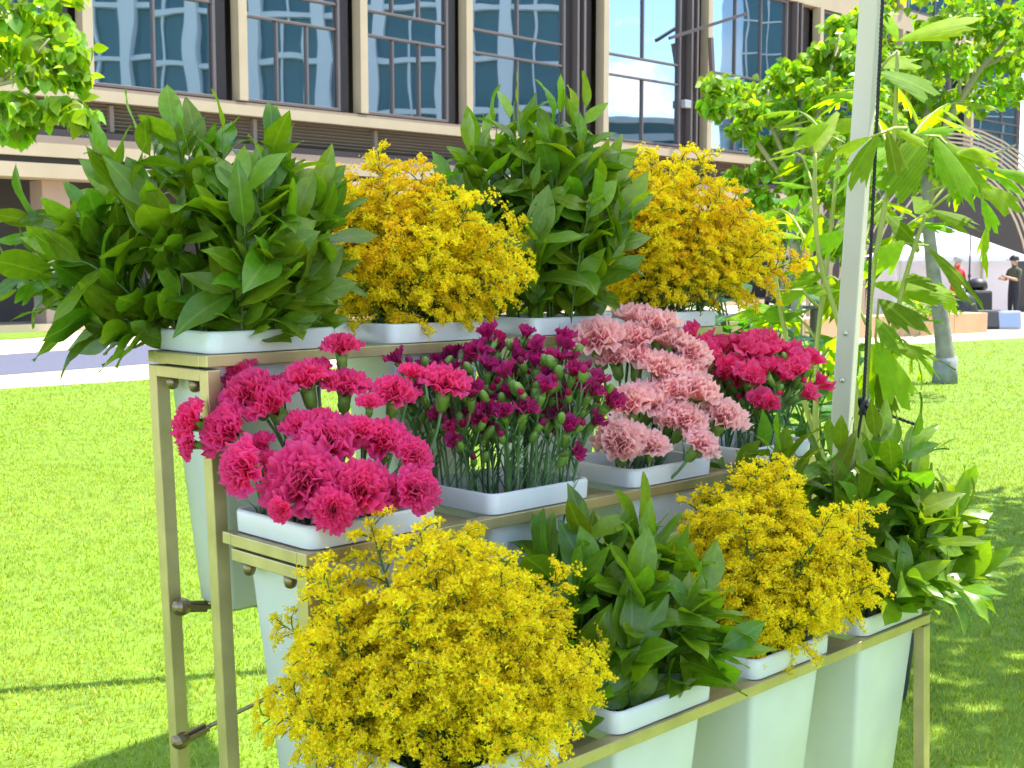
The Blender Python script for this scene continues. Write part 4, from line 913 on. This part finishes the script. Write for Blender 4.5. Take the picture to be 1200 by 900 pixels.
def person(name, loc, face, scale, J, Rr, E, zones, label, extra):
    """one continuous skinned body; J joints, Rr radii, E bones; zones gives a material for each bone"""
    me = bpy.data.meshes.new('body'); me.from_pydata(J, E, []); o = bpy.data.objects.new('body', me); COL.objects.link(o)
    sk = o.modifiers.new('s', 'SKIN'); sk.use_smooth_shade = True
    for i, rad in enumerate(Rr): me.skin_vertices[0].data[i].radius = (rad, rad * .85)
    me.skin_vertices[0].data[0].use_root = True
    sb = o.modifiers.new('d', 'SUBSURF'); sb.levels = 1; sb.render_levels = 1
    bpy.context.view_layer.update(); dg = bpy.context.evaluated_depsgraph_get(); nm = bpy.data.meshes.new_from_object(o.evaluated_get(dg))
    bpy.data.objects.remove(o); bpy.data.meshes.remove(me)
    mats = []; 
    for z in zones:
        if z not in mats: mats.append(z)
    nm.materials.clear()
    for z in mats: nm.materials.append(M[z])
    JV = [Vector(j) for j in J]
    for p in nm.polygons:
        c = p.center; best = 1e9; bi = 0
        for k, (a, b) in enumerate(E):
            ab = JV[b] - JV[a]; t = max(0, min(1, (c - JV[a]).dot(ab) / max(ab.length_squared, 1e-9))); dd = (c - JV[a] - ab * t).length - .5 * (Rr[a] + Rr[b])
            if dd < best: best = dd; bi = k
        p.material_index = mats.index(zones[bi])
    t = empty(name, loc, face, label=label, cat='person'); t.scale = (scale,) * 3
    put('body', nm, t); extra(t); return t
def body(arms, legs, lean=0):
    # faces -Y; joints: 0 pelvis 1 waist 2 chest 3 neck 4 skull 5 crown 6 nose
    J = [(0, 0, .95), (0, lean * .3, 1.12), (0, lean, 1.36), (0, lean - .01, 1.49), (0, lean - .03, 1.60), (0, lean - .03, 1.70), (0, lean - .125, 1.60)]
    Rr = [.14, .125, .15, .055, .088, .07, .016]; E = [(0, 1), (1, 2), (2, 3), (3, 4), (4, 5), (4, 6)]; Z = ['T', 'S', 'S', 'K', 'K', 'K']
    for s, (el, ha) in zip((-1, 1), arms):
        k = len(J); sh = (s * .19, lean, 1.41); J += [sh, el, ha]; Rr += [.062, .042, .03]; E += [(2, k), (k, k + 1), (k + 1, k + 2)]; Z += ['S', 'S', 'K']
        h = Vector(ha); d = (h - Vector(el)).normalized(); q = d.orthogonal().normalized(); palm = h + d * .07; J.append(tuple(palm)); Rr.append(.032); E.append((k + 2, k + 3)); Z.append('K')
        for f in range(4): J.append(tuple(palm + d * (.075 - .01 * abs(f - 1.3)) + q * (f - 1.5) * .022)); Rr.append(.009); E.append((k + 3, len(J) - 1)); Z.append('K')
        J.append(tuple(h + d * .07 + q * .06)); Rr.append(.010); E.append((k + 2, len(J) - 1)); Z.append('K')
    for s, (kn, an) in zip((-1, 1), legs):
        k = len(J); J += [(s * .09, 0, .88), kn, an, (an[0], an[1] - .15, an[2] - .05)]; Rr += [.10, .062, .042, .035]; E += [(0, k), (k, k + 1), (k + 1, k + 2), (k + 2, k + 3)]; Z += ['T', 'T', 'T', 'H']
    return J, Rr, E, Z
def cap(mat, name='cap'):
    def f(t, lean=0):
        m = MB().lathe([(.108, 1.635), (.112, 1.67), (.10, 1.72), (.06, 1.765), (.01, 1.78)], 14, Matrix.Translation((0, -.03, 0)))
        if name == 'cap': m.box((0, -.16, 1.65), (.15, .12, .012))
        m.build(name, M[mat], t, smooth=True)
    return f
zz = dict(K='skin', H='shoe')  # trousers T, shirt S
J, Rr, E, Z = body((((-.24, -.06, 1.16), (-.12, -.30, 1.20)), ((.24, -.08, 1.16), (.10, -.32, 1.24))), (((-.10, -.02, .50), (-.10, .02, .09)), ((.10, -.03, .50), (.11, .0, .09))))
pm = px(1187, 378, 28.6)
person('person', (pm.x, pm.y, .012), R(-70), .93, J, Rr, E, [dict(zz, T='navy', S='olive')[z] for z in Z], 'person in black cap, olive shirt and dark trousers at the far right edge', cap('black'))
J, Rr, E, Z = body((((-.25, -.04, 1.14), (-.20, -.22, .98)), ((.25, -.04, 1.14), (.18, -.24, 1.0))), (((-.10, -.10, .50), (-.10, .02, .09)), ((.10, -.05, .50), (.11, .0, .09))))
pm = px(1119, 378, 28.2)
person('person', (pm.x, pm.y, .012), R(25), .92, J, Rr, E, [dict(zz, T='red', S='red')[z] for z in Z], 'person in red clothes and grey cap behind the black bags', cap('grey'))
# seated, seen from behind
J, Rr, E, Z = body((((-.26, -.02, 1.16), (-.20, -.24, 1.02)), ((.26, -.02, 1.16), (.20, -.24, 1.02))), (((-.14, -.42, .93), (-.14, -.46, .50)), ((.14, -.42, .93), (.14, -.46, .50))), .02)
ps = px(917, 362, 21.5)
person('person', (ps.x, ps.y, .012), R(190), .92, J, Rr, E, [dict(zz, T='navy', S='mauve')[z] for z in Z], 'person in mauve shirt seated with back turned behind the plants', cap('hair', 'hair'))
bench = empty('bench', (ps.x, ps.y, 0), label='dark high bench under the seated person in mauve', cat='bench')
MB().box((0, 0, .725), (1.3, .42, .06)).build('seat', M['dark'], bench, bevel=.01)
for s in (-1, 1): MB().box((s * .55, 0, .354), (.08, .36, .68)).build('leg', M['dark'], bench, bevel=.01)
# stage gear
def wedge(x, y, Y, wd, hh, mat, label, rz):
    c = px(x, y, Y); t = empty('floor_monitor', (c.x, c.y, .012), rz, label=label, cat='speaker', group='floor monitors')
    w_ = wd / 2; d = .45
    MB().add([(-w_, 0, 0), (w_, 0, 0), (w_, d, 0), (-w_, d, 0), (-w_, .18, hh), (w_, .18, hh), (w_, d, hh), (-w_, d, hh)], [(3, 2, 1, 0), (4, 5, 6, 7), (0, 1, 5, 4), (1, 2, 6, 5), (2, 3, 7, 6), (3, 0, 4, 7)]).build('cabinet', M[mat], t, bevel=.02)
    n = Vector((0, -hh, .18)).normalized(); MB().box(Vector((0, .085, hh / 2)) + n * .012, (wd * .86, .016, hh * .86), Matrix.Rotation(math.atan2(-.18, hh), 3, 'X')).build('grille', M['black' if mat == 'black' else 'steel'], t, bevel=.004)
wedge(1163, 381, 28.0, .62, .42, 'black', 'black wedge shaped floor speaker at the end of the planter wall', R(10)); wedge(1181, 380.5, 28.0, .62, .40, 'grey', 'grey wedge shaped floor speaker beside the black one', R(-10))
def stroller():
    c = px(1147, 380, 28.4); t = empty('stroller', (c.x, c.y, 0), R(15), label='black stroller with a round hood between the red person and the speakers', cat='stroller')
    m = MB().lathe([(.24, 0), (.25, .06), (.23, .14), (.17, .21), (.09, .245), (.01, .255)], 16, Matrix.Translation((0, .12, .88)) @ Matrix.Rotation(R(-20), 4, 'X')); m.build('hood', M['black'], t, smooth=True)
    MB().box((0, .05, .62), (.44, .5, .5), top=(1.1, .8)).build('seat', M['black'], t, bevel=.06)
    for s in (-1, 1):
        MB().tube([(s * .24, -.3, .12), (s * .24, .15, .6), (s * .22, .42, 1.05)], .02, 6).build('frame_tube', M['steel'], t, smooth=True)
        for y in (-.3, .3): MB().lathe([(.02, -.03), (.11, -.025), (.12, 0), (.11, .025), (.02, .03)], 14, Matrix.Translation((s * .26, y, .13)) @ Matrix.Rotation(R(90), 4, 'Y')).build('wheel', M['black'], t, smooth=True)
        MB().tube([(s * .26, .3, .14), (s * .24, .0, .45)], .018, 6).build('frame_tube', M['steel'], t, smooth=True)
    MB().tube([(-.22, .42, 1.05), (.22, .42, 1.05)], .022, 8).build('handle', M['black'], t, smooth=True)
stroller()
def mic_stand():
    c = px(1134, 380, 28.1); t = empty('microphone_stand', (c.x, c.y, 0), label='thin black stand beside the person in red', cat='stand')
    MB().tube([(0, 0, .25), (0, 0, 2.1)], [.022, .016], 8).build('pole', M['black'], t, smooth=True)
    MB().lathe([(.03, 0), (.035, .03), (.03, .08)], 8, Matrix.Translation((0, 0, 1.15))).build('clamp', M['black'], t)
    for k in range(3):
        a = k * 2.09; MB().tube([(0, 0, .5), (math.cos(a) * .4, math.sin(a) * .4, .02)], .014, 6).build('leg', M['black'], t, smooth=True)
mic_stand()
def bag(x, Y, s, label):
    c = px(x, 380, Y); t = empty('bag', (c.x, c.y, .012), .3, label=label, cat='bag', group='black bags behind the planter')
    MB().lathe([(.02, 0), (.30, .02), (.36, .2), (.33, .5), (.24, .75), (.10, .86), (.02, .88)], 12, Matrix.Diagonal((s, s * .7, s, 1))).build('bag_body', M['black'], t, smooth=True)
    MB().tube([(-.12 * s, 0, .82 * s), (0, 0, 1.0 * s), (.12 * s, 0, .82 * s)], .02, 6).build('handle', M['black'], t, smooth=True)
bag(1129, 27.6, .95, 'black gear bag right of the person in red'); bag(1112, 27.7, .85, 'black gear bag left of the red legs')
